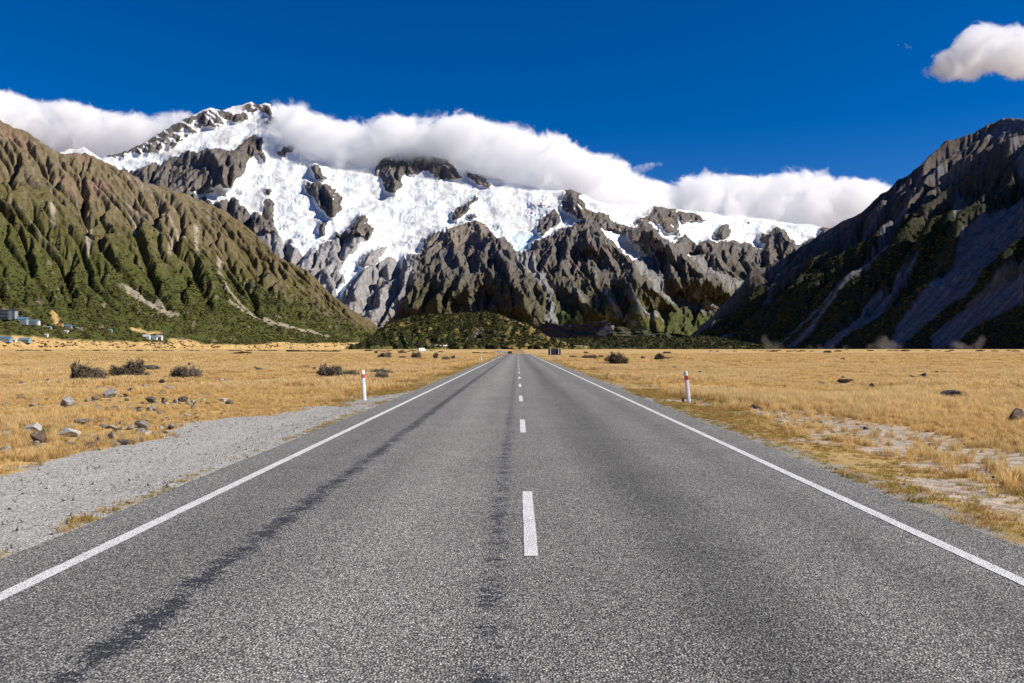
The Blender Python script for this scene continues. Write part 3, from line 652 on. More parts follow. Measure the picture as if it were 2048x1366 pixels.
chip = M.mix(bl, chip, (0.022, 0.022, 0.027))
hh = M.math('MULTIPLY', va.outputs['Distance'], -1.0)
M.bsdf(chip, M.mapr(bl, 0, 1, 0.85, 0.55), M.bump(hh, 0.010, 0.9), spec=0.25)
road = strip('road', -4.08, 4.2, ry, 0.0, M.m, n=9, jag=0.10)
tag(road, 'straight grey chip seal road with white edge lines running to the mountains', kind='structure')

M = Mat('road_paint'); p = M.pos(); va = M.vor(p, 88.0); ww = M.noise(p, 3.0, 5, .7); w5 = M.noise(p, 28.0, 4, .7)
c = M.mix(M.mapr(ww, .35, .7), (0.80, 0.80, 0.77), (0.70, 0.69, 0.66))
wear = M.mapr(M.math('ADD', M.math('MULTIPLY', va.outputs['Distance'], 0.75), M.math('MULTIPLY', w5, 0.75)), 0.80, 1.0)
c = M.mix(wear, c, (0.07, 0.07, 0.07))
M.bsdf(c, 0.6, M.bump(M.math('MULTIPLY', va.outputs['Distance'], -1.0), 0.006, 0.8), spec=0.3)
paint = M.m
ly = np.concatenate([np.linspace(-20, 60, 400), np.geomspace(60.5, 420, 160)])
strip('edge_line', -3.515, -3.39, ly, 0.004, paint, road, 2, 0.012, 1)
strip('edge_line', 3.53, 3.65, ly, 0.004, paint, road, 2, 0.012, 2)
for k_ in range(-1, 38):
    y0 = 6.75+9.92*k_
    ys = np.linspace(y0, y0+3.05, 24 if k_ < 4 else 6)
    strip('lane_dash', 0.055, 0.168, ys, 0.004, paint, road, 2, 0.008, k_+20)
# ------------------------------------------------------------------ low hills in the valley mouth
def mound(name, label, px1, top, foot, yfoot, ycrest, relief, color, mat, nr=90, ybias=None, rough=2.0, seed=0):
    tp = np.interp(px1, [q[0] for q in top], [q[1] for q in top])+fbm(px1/9, px1*0+.7, 4, 601+seed)*rough
    t = np.linspace(0, 1, nr)[:, None]
    PX = np.repeat(px1[None], nr, 0); PY = foot+(tp[None]-foot)*t
    hgt = np.clip((foot-tp)/(foot-min(tp)), 0.05, 1)[None]
    Y = yfoot+(ycrest-yfoot)*hgt*(t**1.15)
    if ybias is not None: Y = Y+ybias(PX)
    Y = Y-relief(PX, PY)
    X = (PX-VX)/FPX*Y; Z = CAM_H-(PY-VY)/FPX*Y
    nb = 8; tb = np.linspace(0, 1, nb+1)[1:, None]
    co = np.stack([np.concatenate([X, X[-1:]*(1+.02*tb)]), np.concatenate([Y, Y[-1:]+400*tb]), np.concatenate([Z, Z[-1:]*(1-tb)-8*tb])], -1).reshape(-1, 3)
    c = color(PX, PY, tp[None])
    me = mesh_np(name, co, grid_faces(nr+nb, len(px1)))
    attr_c(me, 'albedo', np.concatenate([c, np.repeat(c[-1:], nb, 0)]))
    tag(link(name, me, mat), label, kind='structure')
    return np.stack([X, Y, Z], -1), PX, PY, c

def hill_color(PX, PY, tp):
    n1 = fbm(PX/30, PY/14, 4, 611)*.5+.5; n2 = fbm(PX/6, PY/4, 4, 613)*.5+.5
    c = mix(np.broadcast_to(np.array((0.075, 0.076, 0.026)), PX.shape+(3,)), (0.20, 0.135, 0.05), sstep(.56, .7, n1)*.8)
    right = sstep(985, 1040, PX+(n2-.5)*20)
    c = mix(c, (0.19, 0.13, 0.045), right*sstep(.4, .6, n2)*.85)
    c = mix(c, (0.27, 0.20, 0.09), sstep(7, 2, PY-tp)*sstep(1000, 1010, PX)*.8)
    c = mix(c, (0.17, 0.14, 0.13), blur(inpoly(PX, PY, [(945, 672), (960, 655), (972, 652), (962, 668), (950, 676)]).astype(float), 1))
    c = mix(c, (0.07, 0.10, 0.02), blur(inpoly(PX, PY, [(800, 692), (825, 668), (845, 672), (855, 692)]).astype(float), 3)*.8)
    return c*(.7+.6*n2)[..., None]
HILL = mound('bush_hill', 'low rounded hill covered in dark green bush below the snowy mountain', np.arange(690, 1180, 1.8),
             [(690, 694), (725, 684), (745, 668), (760, 657), (790, 642), (820, 634), (860, 630), (900, 628), (940, 625), (970, 625), (1000, 630), (1025, 640), (1045, 645), (1060, 650), (1075, 660), (1088, 668), (1105, 677), (1130, 684), (1180, 693)],
             703, 1750, 2150, lambda x, y: 45*fbm(x/40, y/22, 4, 617)+25*ridged(x/22, y/30, 3, 619), hill_color, mountain_mat('bush_hill', 2.0, 0.06), seed=1)
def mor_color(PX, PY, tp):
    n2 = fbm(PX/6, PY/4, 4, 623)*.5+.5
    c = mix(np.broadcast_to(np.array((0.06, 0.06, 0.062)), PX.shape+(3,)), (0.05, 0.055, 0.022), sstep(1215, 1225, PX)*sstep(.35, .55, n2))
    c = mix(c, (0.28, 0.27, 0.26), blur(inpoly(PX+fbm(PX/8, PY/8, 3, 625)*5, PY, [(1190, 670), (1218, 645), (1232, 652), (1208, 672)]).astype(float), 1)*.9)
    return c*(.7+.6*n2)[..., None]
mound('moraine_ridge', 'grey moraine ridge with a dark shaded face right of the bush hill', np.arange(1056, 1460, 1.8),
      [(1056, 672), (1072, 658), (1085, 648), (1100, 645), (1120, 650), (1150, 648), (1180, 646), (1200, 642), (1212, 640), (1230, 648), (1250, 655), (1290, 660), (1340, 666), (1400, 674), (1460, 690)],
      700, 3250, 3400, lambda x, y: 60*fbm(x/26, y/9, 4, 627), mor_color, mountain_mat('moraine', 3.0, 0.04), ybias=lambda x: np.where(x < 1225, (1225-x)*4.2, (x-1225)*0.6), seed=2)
def belt_color(PX, PY, tp):
    n1 = fbm(PX/24, PY/5, 4, 631)*.5+.5; n2 = fbm(PX/5, PY/2.5, 4, 633)*.5+.5
    c = mix(np.broadcast_to(np.array((0.045, 0.05, 0.02)), PX.shape+(3,)), (0.12, 0.095, 0.06), sstep(.5, .65, n1)*.8)
    c = mix(c, (0.20, 0.13, 0.05), sstep(.6, .72, n1)*.6)
    return c*(.65+.7*n2)[..., None]
BELT = mound('scrub_terrace', 'low dark scrub terrace between the plain and the moraine', np.arange(1000, 1560, 2.0),
             [(1000, 694), (1060, 681), (1100, 678), (1160, 677), (1220, 675), (1300, 674), (1360, 675), (1400, 672), (1440, 677), (1500, 686), (1560, 694)],
             702, 1950, 2350, lambda x, y: 40*fbm(x/20, y/8, 4, 637), belt_color, mountain_mat('scrub_terrace', 2.0, .06), nr=50, seed=3)

# ------------------------------------------------------------------ scattered stuff
def scatter(name, label, pts, rot, scl, idx, protos):
    """one object of uncountable small pieces: prototypes instanced on points"""
    pts = np.asarray(pts, np.float32); n = len(pts)
    me = bpy.data.meshes.new(name); me.vertices.add(n); me.vertices.foreach_set('co', pts.ravel())
    for nm, v in (('rot', rot), ('scl', scl)):
        a_ = me.attributes.new(nm, 'FLOAT_VECTOR', 'POINT'); a_.data.foreach_set('vector', np.asarray(v, np.float32).ravel())
    a_ = me.attributes.new('idx', 'INT', 'POINT'); a_.data.foreach_set('value', np.asarray(idx, np.int32))
    me.update()
    o = link(name, me); tag(o, label, kind='stuff')
    g = bpy.data.node_groups.new(name, 'GeometryNodeTree')
    g.interface.new_socket('Geometry', in_out='INPUT', socket_type='NodeSocketGeometry'); g.interface.new_socket('Geometry', in_out='OUTPUT', socket_type='NodeSocketGeometry')
    N = g.nodes.new; L = g.links.new
    gi = N('NodeGroupInput'); go = N('NodeGroupOutput'); jo = N('GeometryNodeJoinGeometry'); ip = N('GeometryNodeInstanceOnPoints')
    for pr in reversed(protos):
        oi = N('GeometryNodeObjectInfo'); oi.inputs['Object'].default_value = pr; oi.inputs['As Instance'].default_value = True
        L(oi.outputs['Geometry'], jo.inputs[0])
    def na(nm, t):
        q = N('GeometryNodeInputNamedAttribute'); q.data_type = t; q.inputs['Name'].default_value = nm; return q.outputs[0]
    ip.inputs['Pick Instance'].default_value = True
    L(gi.outputs[0], ip.inputs['Points']); L(jo.outputs[0], ip.inputs['Instance']); L(na('idx', 'INT'), ip.inputs['Instance Index'])
    L(na('rot', 'FLOAT_VECTOR'), ip.inputs['Rotation']); L(na('scl', 'FLOAT_VECTOR'), ip.inputs['Scale']); L(ip.outputs[0], go.inputs[0])
    md = o.modifiers.new('scatter', 'NODES'); md.node_group = g
    return o
def proto(name, me, mat):
    me.materials.append(mat); return bpy.data.objects.new(name, me)       # not linked to the scene

rg = np.random.RandomState(17)
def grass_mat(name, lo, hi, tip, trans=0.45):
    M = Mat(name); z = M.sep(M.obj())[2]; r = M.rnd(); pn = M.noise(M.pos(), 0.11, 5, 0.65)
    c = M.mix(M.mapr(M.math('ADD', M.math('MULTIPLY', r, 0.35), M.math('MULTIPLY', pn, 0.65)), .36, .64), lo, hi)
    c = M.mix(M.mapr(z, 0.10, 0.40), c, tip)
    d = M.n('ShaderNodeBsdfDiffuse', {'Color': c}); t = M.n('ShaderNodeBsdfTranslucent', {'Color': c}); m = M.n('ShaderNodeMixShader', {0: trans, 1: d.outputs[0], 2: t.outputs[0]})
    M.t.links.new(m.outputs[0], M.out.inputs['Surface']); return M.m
def tuft(name, n, h, rad, wid, lean, mat):
    V_, F_ = [], []
    for i in range(n):
        a_ = rg.rand()*6.283; r = rad*math.sqrt(rg.rand()); bx_, by_ = r*math.cos(a_), r*math.sin(a_)
        la = rg.rand()*6.283; ll = lean*(0.3+rg.rand()); hh = h*(0.55+0.45*rg.rand()); w = wid*(0.7+.6*rg.rand())
        dx, dy = math.cos(la)*ll*hh, math.sin(la)*ll*hh; fa = rg.rand()*3.14; ox, oy = math.cos(fa)*w/2, math.sin(fa)*w/2
        k_ = len(V_)
        V_ += [(bx_-ox, by_-oy, -.03), (bx_+ox, by_+oy, -.03), (bx_+dx*.4-ox*.8, by_+dy*.4-oy*.8, hh*.6), (bx_+dx*.4+ox*.8, by_+dy*.4+oy*.8, hh*.6), (bx_+dx, by_+dy, hh)]
        F_ += [(k_, k_+1, k_+3), (k_, k_+3, k_+2), (k_+2, k_+3, k_+4)]
    return proto(name, mesh_np(name, V_, F_, smooth=False), mat)
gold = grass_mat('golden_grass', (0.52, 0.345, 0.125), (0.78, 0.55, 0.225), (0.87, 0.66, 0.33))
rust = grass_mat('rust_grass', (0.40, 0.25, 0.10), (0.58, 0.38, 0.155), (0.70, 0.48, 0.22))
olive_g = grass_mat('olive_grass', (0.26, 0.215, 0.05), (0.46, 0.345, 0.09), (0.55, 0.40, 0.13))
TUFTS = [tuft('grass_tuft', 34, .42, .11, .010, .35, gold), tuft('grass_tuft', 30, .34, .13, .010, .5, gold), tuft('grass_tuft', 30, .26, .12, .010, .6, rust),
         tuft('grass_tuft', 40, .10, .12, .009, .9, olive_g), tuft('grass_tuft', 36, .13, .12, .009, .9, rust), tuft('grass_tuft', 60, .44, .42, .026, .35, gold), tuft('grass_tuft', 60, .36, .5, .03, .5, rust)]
def sample_field(n, y0, y1):
    """points in the ground wedge the photograph sees, even per area"""
    y = np.sqrt(rg.rand(n)*(y1*y1-y0*y0)+y0*y0); u = rg.rand(n)*2700-300
    return (u-VX)/FPX*y, y
L_ = 'boulders in the grass left of the road'; R__ = 'boulders in the grass right of the road'; S__ = 'small stones in the left grass'; T__ = 'small stones in the right grass'
sl = 'small weathered stone lying in the golden grass left of the road'; sr = 'small dark stone lying in the golden grass right of the road'
BLD = [
    (62, 856, 60, .42, 'p', 'broad flat pale boulder near the gravel at the far left edge', L_), (74, 874, 46, .62, 'b', 'brown lichened boulder just in front of the broad flat pale one', L_), (12, 861, 30, .4, 'g', 'low grey rock cut by the left picture edge', L_),
    (139, 863, 50, .45, 'p', 'low white blotched rock beside the brown lichened boulder', L_), (160, 844, 42, .5, 'g', 'grey rock behind the low white blotched rock', L_), (221, 865, 14, 1.0, 'd', 'small dark upright stone near the gravel edge', L_),
    (141, 878, 15, .5, 'p', sl, S__), (76, 884, 13, .5, 'p', sl, S__), (247, 879, 30, .55, 'd', 'dark flat rock lying right on the gravel edge', L_), (221, 850, 28, .3, 'p', 'thin flat white slab in the short grass', L_), (241, 843, 10, .9, 'p', sl, S__),
    (283, 849, 35, .5, 'g', 'smooth blue grey rock near the gravel corner', L_), (134, 813, 37, .85, 'g', 'large rounded grey boulder alone in the tall left grass', L_), (82, 817, 20, .6, 'd', 'dark low stone left of the large rounded grey boulder', L_), (41, 794, 24, .6, 'b', 'brown rounded rock in the tall grass at far left', L_),
    (190, 816, 26, .5, 'g', sl, S__), (214, 821, 16, .6, 'd', sl, S__), (230, 818, 20, .6, 'd', 'dark pointed stone in the middle of the left rock field', L_), (301, 821, 28, .45, 'p', 'pale mottled rock in the middle of the left rock field', L_), (278, 819, 24, .4, 'g', sl, S__),
    (217, 792, 30, .8, 'g', 'tall grey lichen covered boulder among the left rocks', L_), (190, 797, 21, .7, 'b', 'brown rock leaning against the tall lichen covered boulder', L_), (300, 802, 26, .9, 'd', 'dark upright boulder at the right of the left rock field', L_), (327, 802, 19, 1.0, 'b', 'rusty brown upright rock beside the dark upright boulder', L_),
    (363, 797, 26, .65, 'd', 'dark rock at the right end of the left rock field', L_), (350, 801, 18, .5, 'p', 'small pale rock between the rusty rock and the dark end rock', L_), (340, 777, 24, .6, 'g', 'grey rock behind the rusty brown upright rock', L_), (286, 775, 16, .9, 'g', sl, S__), (261, 781, 20, .6, 'g', sl, S__),
    (147, 780, 18, .5, 'g', sl, S__), (325, 764, 18, .6, 'd', sl, S__), (196, 774, 14, .6, 'd', sl, S__), (299, 740, 29, .55, 'd', 'long dark boulder behind the twiggy bushes on the left', L_), (314, 739, 14, .9, 'd', 'dark rock touching the long dark boulder', L_), (293, 753, 22, .6, 'd', 'dark rock at the right foot of the twiggy bush', L_),
    (381, 732, 13, .9, 'g', sl, S__), (115, 749, 13, .8, 'b', sl, S__), (94, 760, 11, .8, 'd', sl, S__), (28, 753, 22, .4, 'b', sl, S__), (57, 741, 16, .5, 'b', sl, S__), (136, 739, 13, .6, 'b', sl, S__), (232, 759, 24, .4, 'd', sl, S__), (445, 798, 20, .6, 'p', 'pale stone in bare ground left of the marker post', L_),
    (172, 799, 15, .5, 'g', sl, S__), (334, 832, 13, .4, 'p', sl, S__), (327, 816, 8, .8, 'd', sl, S__), (510, 740, 14, .9, 'd', sl, S__), (519, 741, 18, .6, 'd', 'dark rock alone in grass midway between the rock field and the marker post', L_), (431, 762, 6, 1.0, 'd', sl, S__),
    (562, 731, 12, .6, 'd', sl, S__), (613, 734, 13, .6, 'd', sl, S__), (628, 738, 13, .9, 'g', sl, S__), (649, 734, 10, .9, 'd', sl, S__), (642, 765, 9, .9, 'd', sl, S__), (677, 767, 10, .6, 'b', sl, S__), (891, 730, 10, .5, 'd', sl, S__), (703, 789, 7, .6, 'p', sl, S__),
    (1336, 718, 15, .55, 'd', 'dark rock beside a small grey bush on the right', R__), (1259, 747, 15, .65, 'd', 'black rounded stone left of the right marker post', R__), (1350, 737, 15, .55, 'd', 'dark stone in the grass just left behind the right marker post', R__), (1401, 746, 15, .6, 'd', 'dark stone in the grass just right behind the right marker post', R__),
    (1367, 801, 10, 1.1, 'd', 'black stone at the foot of the right marker post', R__), (1390, 803, 7, .8, 'd', sr, T__), (1509, 813, 22, .5, 'b', 'low brown rock in the grass right of the marker post', R__),
    (1687, 718, 13, .5, 'd', sr, T__), (1725, 732, 19, .4, 'd', 'flat dark rock far out in the right grass', R__), (1701, 726, 10, .4, 'd', sr, T__), (1692, 763, 36, .45, 'd', 'long dark rock at the left of the right row of rocks', R__), (1687, 755, 13, .6, 'd', sr, T__), (1643, 765, 25, .4, 'b', sr, T__),
    (1746, 773, 17, .7, 'd', 'leftmost of the three dark humped rocks standing in a row', R__), (1788, 780, 20, .5, 'd', 'middle one of the three dark humped rocks standing in a row', R__), (1835, 782, 19, .55, 'd', 'rightmost of the three dark humped rocks standing in a row', R__), (1908, 791, 62, .36, 'd', 'large long dark boulder in the tall right grass', R__),
    (1850, 751, 19, .7, 'd', 'tall dark rock of the far cluster above the large long boulder', R__), (1827, 752, 15, .6, 'd', sr, T__), (1813, 757, 10, .5, 'd', sr, T__), (1958, 763, 22, .5, 'd', 'dark rock near the sandy streak at far right', R__), (1986, 766, 36, .3, 'b', sr, T__), (2036, 838, 36, .75, 'b', 'brown pointed boulder cut by the right picture edge', R__),
    (1893, 740, 10, .5, 'd', sr, T__), (1873, 741, 9, .5, 'd', sr, T__), (1933, 737, 8, .5, 'd', sr, T__), (1563, 748, 7, .6, 'd', sr, T__), (1385, 754, 6, .7, 'd', sr, T__), (1668, 856, 12, .35, 'd', sr, T__), (1710, 861, 16, .3, 'b', sr, T__), (1990, 941, 12, .6, 'd', sr, T__),
]
ROCKXY = np.array([(*ground_at(b_[0], b_[1]), b_[2]) for b_ in BLD]); ROCKR = ROCKXY[:, 2]/FPX*ROCKXY[:, 1]/2
def rock_clear(x, y):
    """1 where a boulder (or the ground just in front of it) is"""
    m = np.zeros(len(x), bool)
    for (rx, ry, _), r in zip(ROCKXY, ROCKR): m |= (np.abs(x-rx*y/ry) < r*.95) & (y > ry-max(1.1*r, .035*ry)) & (y < ry+1.2*r)
    return m
P_, R_, S_, I_ = [], [], [], []
for (n, y0, y1, far) in ((80000, 5, 36, 0), (80000, 36, 95, 1), (90000, 95, 330, 2)):
    x, y = sample_field(n, y0, y1); off = np.abs(x-0.05-road_x(y)); sx = x-0.05-road_x(y)
    edge_l, edge_r = 4.22, 4.28
    ok = (np.where(sx < 0, off > edge_l, off > edge_r+.12*fbm(y, y*0, 3, 651)))
    gmk = gravel_mask(x, y); smk = sand_mask(x, y); pn = fbm(x/3, y/5, 4, 655)*.5+.5
    dens = (1-gmk)*(1-.80*smk)*(0.35+0.65*sstep(.3, .5, pn))
    strip_ = sstep(4.45, 4.2, off)*(sx < 0)*gmk*.9*(fbm(x*2, y/1.5, 3, 657)*.5+.5 > .35)              # seam of grass along the left road edge
    dens = np.maximum(dens, strip_)
    shoulder = sstep(7.4, 5.2, off+(pn-.5)*2.5)
    dens = dens*np.where((sx > 0), 1-.45*sstep(5.6, 4.3, off), 1)
    rockf = sstep(-.05, .3, fbm(x/11, y/16, 3, 659))*(sx < 0)*(y < 60)
    dens = dens*(1-.45*rockf)
    bare = sstep(.16, .42, fbm(x/9+3, y/26, 4, 667))*(off > 7)                # thin, trampled and stony patches
    dens = dens*(1-.72*bare)
    k_ = ok & (rg.rand(n) < dens) & ~rock_clear(x, y)
    pat = (.55+.75*sstep(-.25, .35, fbm(x/6, y/11, 4, 661)))*(1-.35*rockf); pat = pat[k_]
    x, y, shoulder, pn, strip_ = x[k_], y[k_], shoulder[k_], pn[k_], strip_[k_]; m = len(x)
    short = rg.rand(m) < shoulder; rr_ = rg.rand(m)
    gp = sstep(.1, .5, fbm(x/8, y/14, 3, 663)); olv = rg.rand(m) < gp*.35
    idx = np.where(short, np.where(rr_ < .55, 3, 4), np.where(rr_ < .42, 0, np.where(rr_ < .68, 1, 2))); idx = np.where(olv & (far == 0), 3, idx)
    if far: idx = np.where(short & (far == 1), idx, np.where(rr_ < .7, 5, 6))
    sc = (0.7+0.6*rg.rand(m))*(0.75+.5*pn)*pat*{0: .62, 1: 0.55, 2: 0.6}[far]
    hs = np.where(short, 0.9, 1.0)*np.where(strip_ > .3, .38, 1)
    wd = sc*{0: 1.3, 1: 1.4, 2: 2.6}[far]
    P_.append(np.stack([x, y, ground_z(x, y)-.03], -1)); R_.append(np.stack([rg.randn(m)*.08, rg.randn(m)*.08, rg.rand(m)*6.28], -1)); S_.append(np.stack([wd, wd, sc*hs], -1)); I_.append(idx)
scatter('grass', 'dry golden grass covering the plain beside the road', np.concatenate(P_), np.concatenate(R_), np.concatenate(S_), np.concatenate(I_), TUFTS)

# pebbles
def rock_mesh(name, seed, sub=3, flat=0.7, amp=0.28, cut=True):
    import bmesh
    r = np.random.RandomState(seed); bm = bmesh.new(); bmesh.ops.create_icosphere(bm, subdivisions=sub, radius=1.0)
    pl = [(Vector(v_).normalized(), 0.42+.34*r.rand()) for v_ in r.randn(17, 3)] if cut else []
    co = np.array([v.co[:] for v in bm.verts])
    n = 1+amp*fbm(co[:, 0]*1.3+seed, co[:, 1]*1.3+co[:, 2]*.9, 4, 700+seed % 50)+.3*amp*fbm(co[:, 0]*4+co[:, 2]*3, co[:, 1]*4-seed, 4, 720)
    for v, k_ in zip(bm.verts, n):
        q = v.co*float(k_)
        for d, lim in pl:
            e_ = q.dot(d)-lim
            if e_ > 0: q -= d*e_*.97
        v.co = (q.x, q.y, q.z*flat)
    me = bpy.data.meshes.new(name); bm.to_mesh(me); bm.free()
    if sub < 4: me.shade_smooth()
    return me
def stone_mat(name, dark, mid, lite, lichen=0.4):
    M = Mat(name); p = M.obj(); r = M.rnd(); pp = M.n('ShaderNodeVectorMath', {0: p, 1: (0, 0, 0)}, operation='ADD')
    M.t.links.new(M.n('ShaderNodeCombineXYZ', {0: M.math('MULTIPLY', r, 30.0), 1: M.math('MULTIPLY', r, 17.0)}).outputs[0], pp.inputs[1]); p = pp.outputs[0]
    a_ = M.noise(p, 1.6, 6, .65); b_ = M.noise(p, 7, 5, .7); v_ = M.vor(p, 3.2)
    c = M.ramp(M.math('ADD', M.math('MULTIPLY', a_, .6), M.math('MULTIPLY', b_, .4)), [(.3, dark), (.5, mid), (.7, lite)])
    c = M.mix(M.math('MULTIPLY', M.mapr(M.noise(p, 3.1, 5, .7), .54, .64), lichen), c, (0.10, 0.075, 0.045))
    c = M.mix(M.math('MULTIPLY', M.mapr(M.noise(p, 4.7, 5, .7), .58, .66), lichen), c, (0.46, 0.45, 0.42))
    kk = M.mapr(r, 0, 1, .75, 1.3, smooth=False); c = M.mix(1.0, c, M.n('ShaderNodeCombineXYZ', {0: kk, 1: kk, 2: kk}).outputs[0], 'MULTIPLY')
    M.bsdf(c, .9, M.bump(M.math('ADD', b_, a_), 0.06, .8), spec=.15); return M.m
peb_m = stone_mat('pebble', (.28, .27, .25), (.46, .44, .40), (.68, .66, .60), .1)
PEB = [proto('pebble', rock_mesh('pebble', 30+k_, 1, .6, .3), peb_m) for k_ in range(4)]
n = 26000; y = 4+rg.rand(n)**.8*28; x = -4.15-rg.rand(n)*4.6; k_ = rg.rand(n) < gravel_mask(x, y)*(.5+.5*sstep(.4, .6, fbm(x/1.1, y/1.6, 3, 731)*.5+.5)); x, y = x[k_], y[k_]
n = 5000; y2 = 4+rg.rand(n)*40; x2 = 4.25+rg.rand(n)**1.6*1.9; k_ = rg.rand(n) < sstep(.45, .65, fbm(x2, y2/2, 3, 733)*.5+.5); x = np.concatenate([x, x2[k_]]); y = np.concatenate([y, y2[k_]])
n = 5000; x3, y3 = sample_field(n, 6, 32); k_ = (rg.rand(n) < sand_mask(x3, y3)*.6) & (np.abs(x3) > 4.4); x = np.concatenate([x, x3[k_]]); y = np.concatenate([y, y3[k_]])
m = len(x); sz = .007+.013*rg.rand(m)**2+.03*(rg.rand(m) < .015)
scatter('gravel', 'loose grey gravel of the roadside pull-off and road edges', np.stack([x, y, ground_z(x, y)-.028+sz*.2], -1), rg.rand(m, 3)*6.28, np.stack([sz, sz*(.7+.5*rg.rand(m)), sz], -1), rg.randint(0, 4, m), PEB)

# small stones strewn through the left field and round the posts
n = 3000; px = rg.rand(n)**1.15*520-60; py = 730+(rg.rand(n)**.8)*160; y = FPX*CAM_H/(py-VY); x = (px-VX)/FPX*y
k_ = (gravel_mask(x, y) < .6) & (x < -5) & (rg.rand(n) < .12+.5*sstep(-.15, .4, fbm(x/4, y/8, 4, 674))); x, y = x[k_], y[k_]
n = 170; px = 1420+rg.rand(n)*640; py = 735+rg.rand(n)*150; y2 = FPX*CAM_H/(py-VY); x2 = (px-VX)/FPX*y2; k_ = (rg.rand(n) < .35+.6*sand_mask(x2, y2)) & (x2 > 5.5)
x = np.concatenate([x, x2[k_]]); y = np.concatenate([y, y2[k_]]); m = len(x); sz = (.03+.09*rg.rand(m)**2.8)*(1+y/90)*np.where(x > 0, .7, 1)
stone_p = [proto('stone', rock_mesh('stone', 140+q_, 2, .7, .3), stone_mat('stone_'+'abc'[q_], *c_)) for q_, c_ in enumerate((((.10, .09, .08), (.22, .20, .18), (.38, .36, .32), .6), ((.05, .042, .036), (.11, .09, .075), (.22, .19, .16), .5), ((.22, .205, .185), (.42, .40, .36), (.62, .60, .55), .4)))]
scatter('stones', 'small stones strewn through the dry grass', np.stack([x, y, ground_z(x, y)-.03+sz*.35], -1), np.stack([rg.randn(m)*.3, rg.randn(m)*.3, rg.rand(m)*6.28], -1), np.stack([sz*1.2, sz, sz*.9], -1), rg.choice(3, m, p=[.45, .35, .2]), stone_p)

# bush cover on the slopes
def leaf_mat(name, a_, b_):
    M = Mat(name); r = M.rnd(); n_ = M.noise(M.pos(), .02, 4, .6)
    c = M.mix(M.mapr(M.math('ADD', M.math('MULTIPLY', r, .6), M.math('MULTIPLY', n_, .4)), .2, .8), a_, b_); M.bsdf(c, .8, spec=.15); return M.m
def clump(name, n, mat, seed, tall=.8):
    r = np.random.RandomState(seed); V_, F_ = [], []
    for i in range(n):
        d = r.randn(3); d /= np.linalg.norm(d); rad = .55+.5*r.rand(); c = d*rad*np.array((1, 1, tall)); c[2] = abs(c[2])
        u = r.randn(3); u -= d*u.dot(d)*.6; u /= np.linalg.norm(u); w = np.cross(u, d+.4*r.randn(3)); w /= np.linalg.norm(w)+1e-6; s_ = .16+.14*r.rand(); k_ = len(V_)
        V_ += [c-u*s_-w*s_, c+u*s_-w*s_, c+u*s_+w*s_, c-u*s_+w*s_]; F_.append((k_, k_+1, k_+2, k_+3))
    return proto(name, mesh_np(name, V_, F_, smooth=False), mat)
lg = leaf_mat('bush_green', (.036, .042, .014), (.085, .088, .026)); lo = leaf_mat('bush_olive', (.075, .066, .024), (.14, .112, .04)); lb = leaf_mat('scrub_brown', (.05, .035, .025), (.12, .085, .05))
CLUMPS = [clump('bush_clump', 110, lg, 1), clump('bush_clump', 110, lg, 2, 1.2), clump('bush_clump', 100, lo, 3), clump('bush_clump', 90, lb, 4, .6)]
def cover(name, label, grids, size):
    P_, S_, I_ = [], [], []
    for (co, PX, PY, c), wfn, n, pick, sz in grids:
        q = co[:-1, :-1]; a_ = np.abs(np.linalg.norm(np.cross(co[1:, :-1]-q, co[:-1, 1:]-q), axis=-1))
        w = a_*wfn(PX, PY, c)[:-1, :-1]; w = np.clip(w, 0, None).ravel(); cs = w.cumsum(); j = np.searchsorted(cs, rg.rand(n)*cs[-1]); i0, i1 = np.unravel_index(np.clip(j, 0, w.size-1), q.shape[:2])
        f1, f2 = rg.rand(n, 1), rg.rand(n, 1); pt = co[i0, i1]*(1-f1)*(1-f2)+co[i0+1, i1]*f1*(1-f2)+co[i0, i1+1]*(1-f1)*f2+co[i0+1, i1+1]*f1*f2
        s_ = sz*(.5+rg.rand(n)**1.5); P_.append(pt-np.array((0, 0, .2))); S_.append(np.stack([s_, s_, s_*(.7+.5*rg.rand(n))], -1)); I_.append(rg.choice(4, n, p=pick))
    P_ = np.concatenate(P_); n = len(P_)
    scatter(name, label, P_, np.stack([rg.randn(n)*.1, rg.randn(n)*.1, rg.rand(n)*6.28], -1), np.concatenate(S_), np.concatenate(I_), CLUMPS)
nz = lambda PX, PY, s_, k_: fbm(PX/s_, PY/s_, 4, k_)*.5+.5
cover('bush_cover', 'dark green native bush covering the low hill and scrub terrace', [
    (HILL, lambda PX, PY, c: sstep(.32, .5, nz(PX, PY, 16, 741))*(1-.75*sstep(.09, .14, c[..., 0]))*(PY < 696), 4200, (.34, .28, .34, .04), 2.9),
    (BELT, lambda PX, PY, c: sstep(.35, .5, nz(PX, PY, 10, 743))*(PY < 698), 2600, (.45, .3, .15, .1), 3.4)], 4)
cover('bush_cover', 'green scrub and bush covering the foot of the sunlit mountainside', [
    (LS, lambda PX, PY, c: sstep(.80, 1.05, c[..., 1]/np.maximum(c[..., 0], 1e-4))*sstep(.3, .52, nz(PX, PY, 18, 745))*(PX > -150)*(PY < 690)*(.2+sstep(500, 650, PY)), 15000, (.36, .22, .40, .02), 2.7),
    (LS, lambda PX, PY, c: (PY > 681)*(PY < 696)*sstep(.42, .58, nz(PX, PY*3, 22, 747))*(PX > -100), 1100, (.03, .02, .15, .8), 2.4)], 3)
cover('bush_cover', 'dark beech trees and scrub on the shaded mountainside', [
    (RS, lambda PX, PY, c: (c.sum(-1) < .16)*sstep(.4, .58, nz(PX, PY, 14, 749))*(PX < 2200)*(.2+sstep(430, 560, PY)), 9000, (.3, .3, .3, .1), 4.2)], 4)
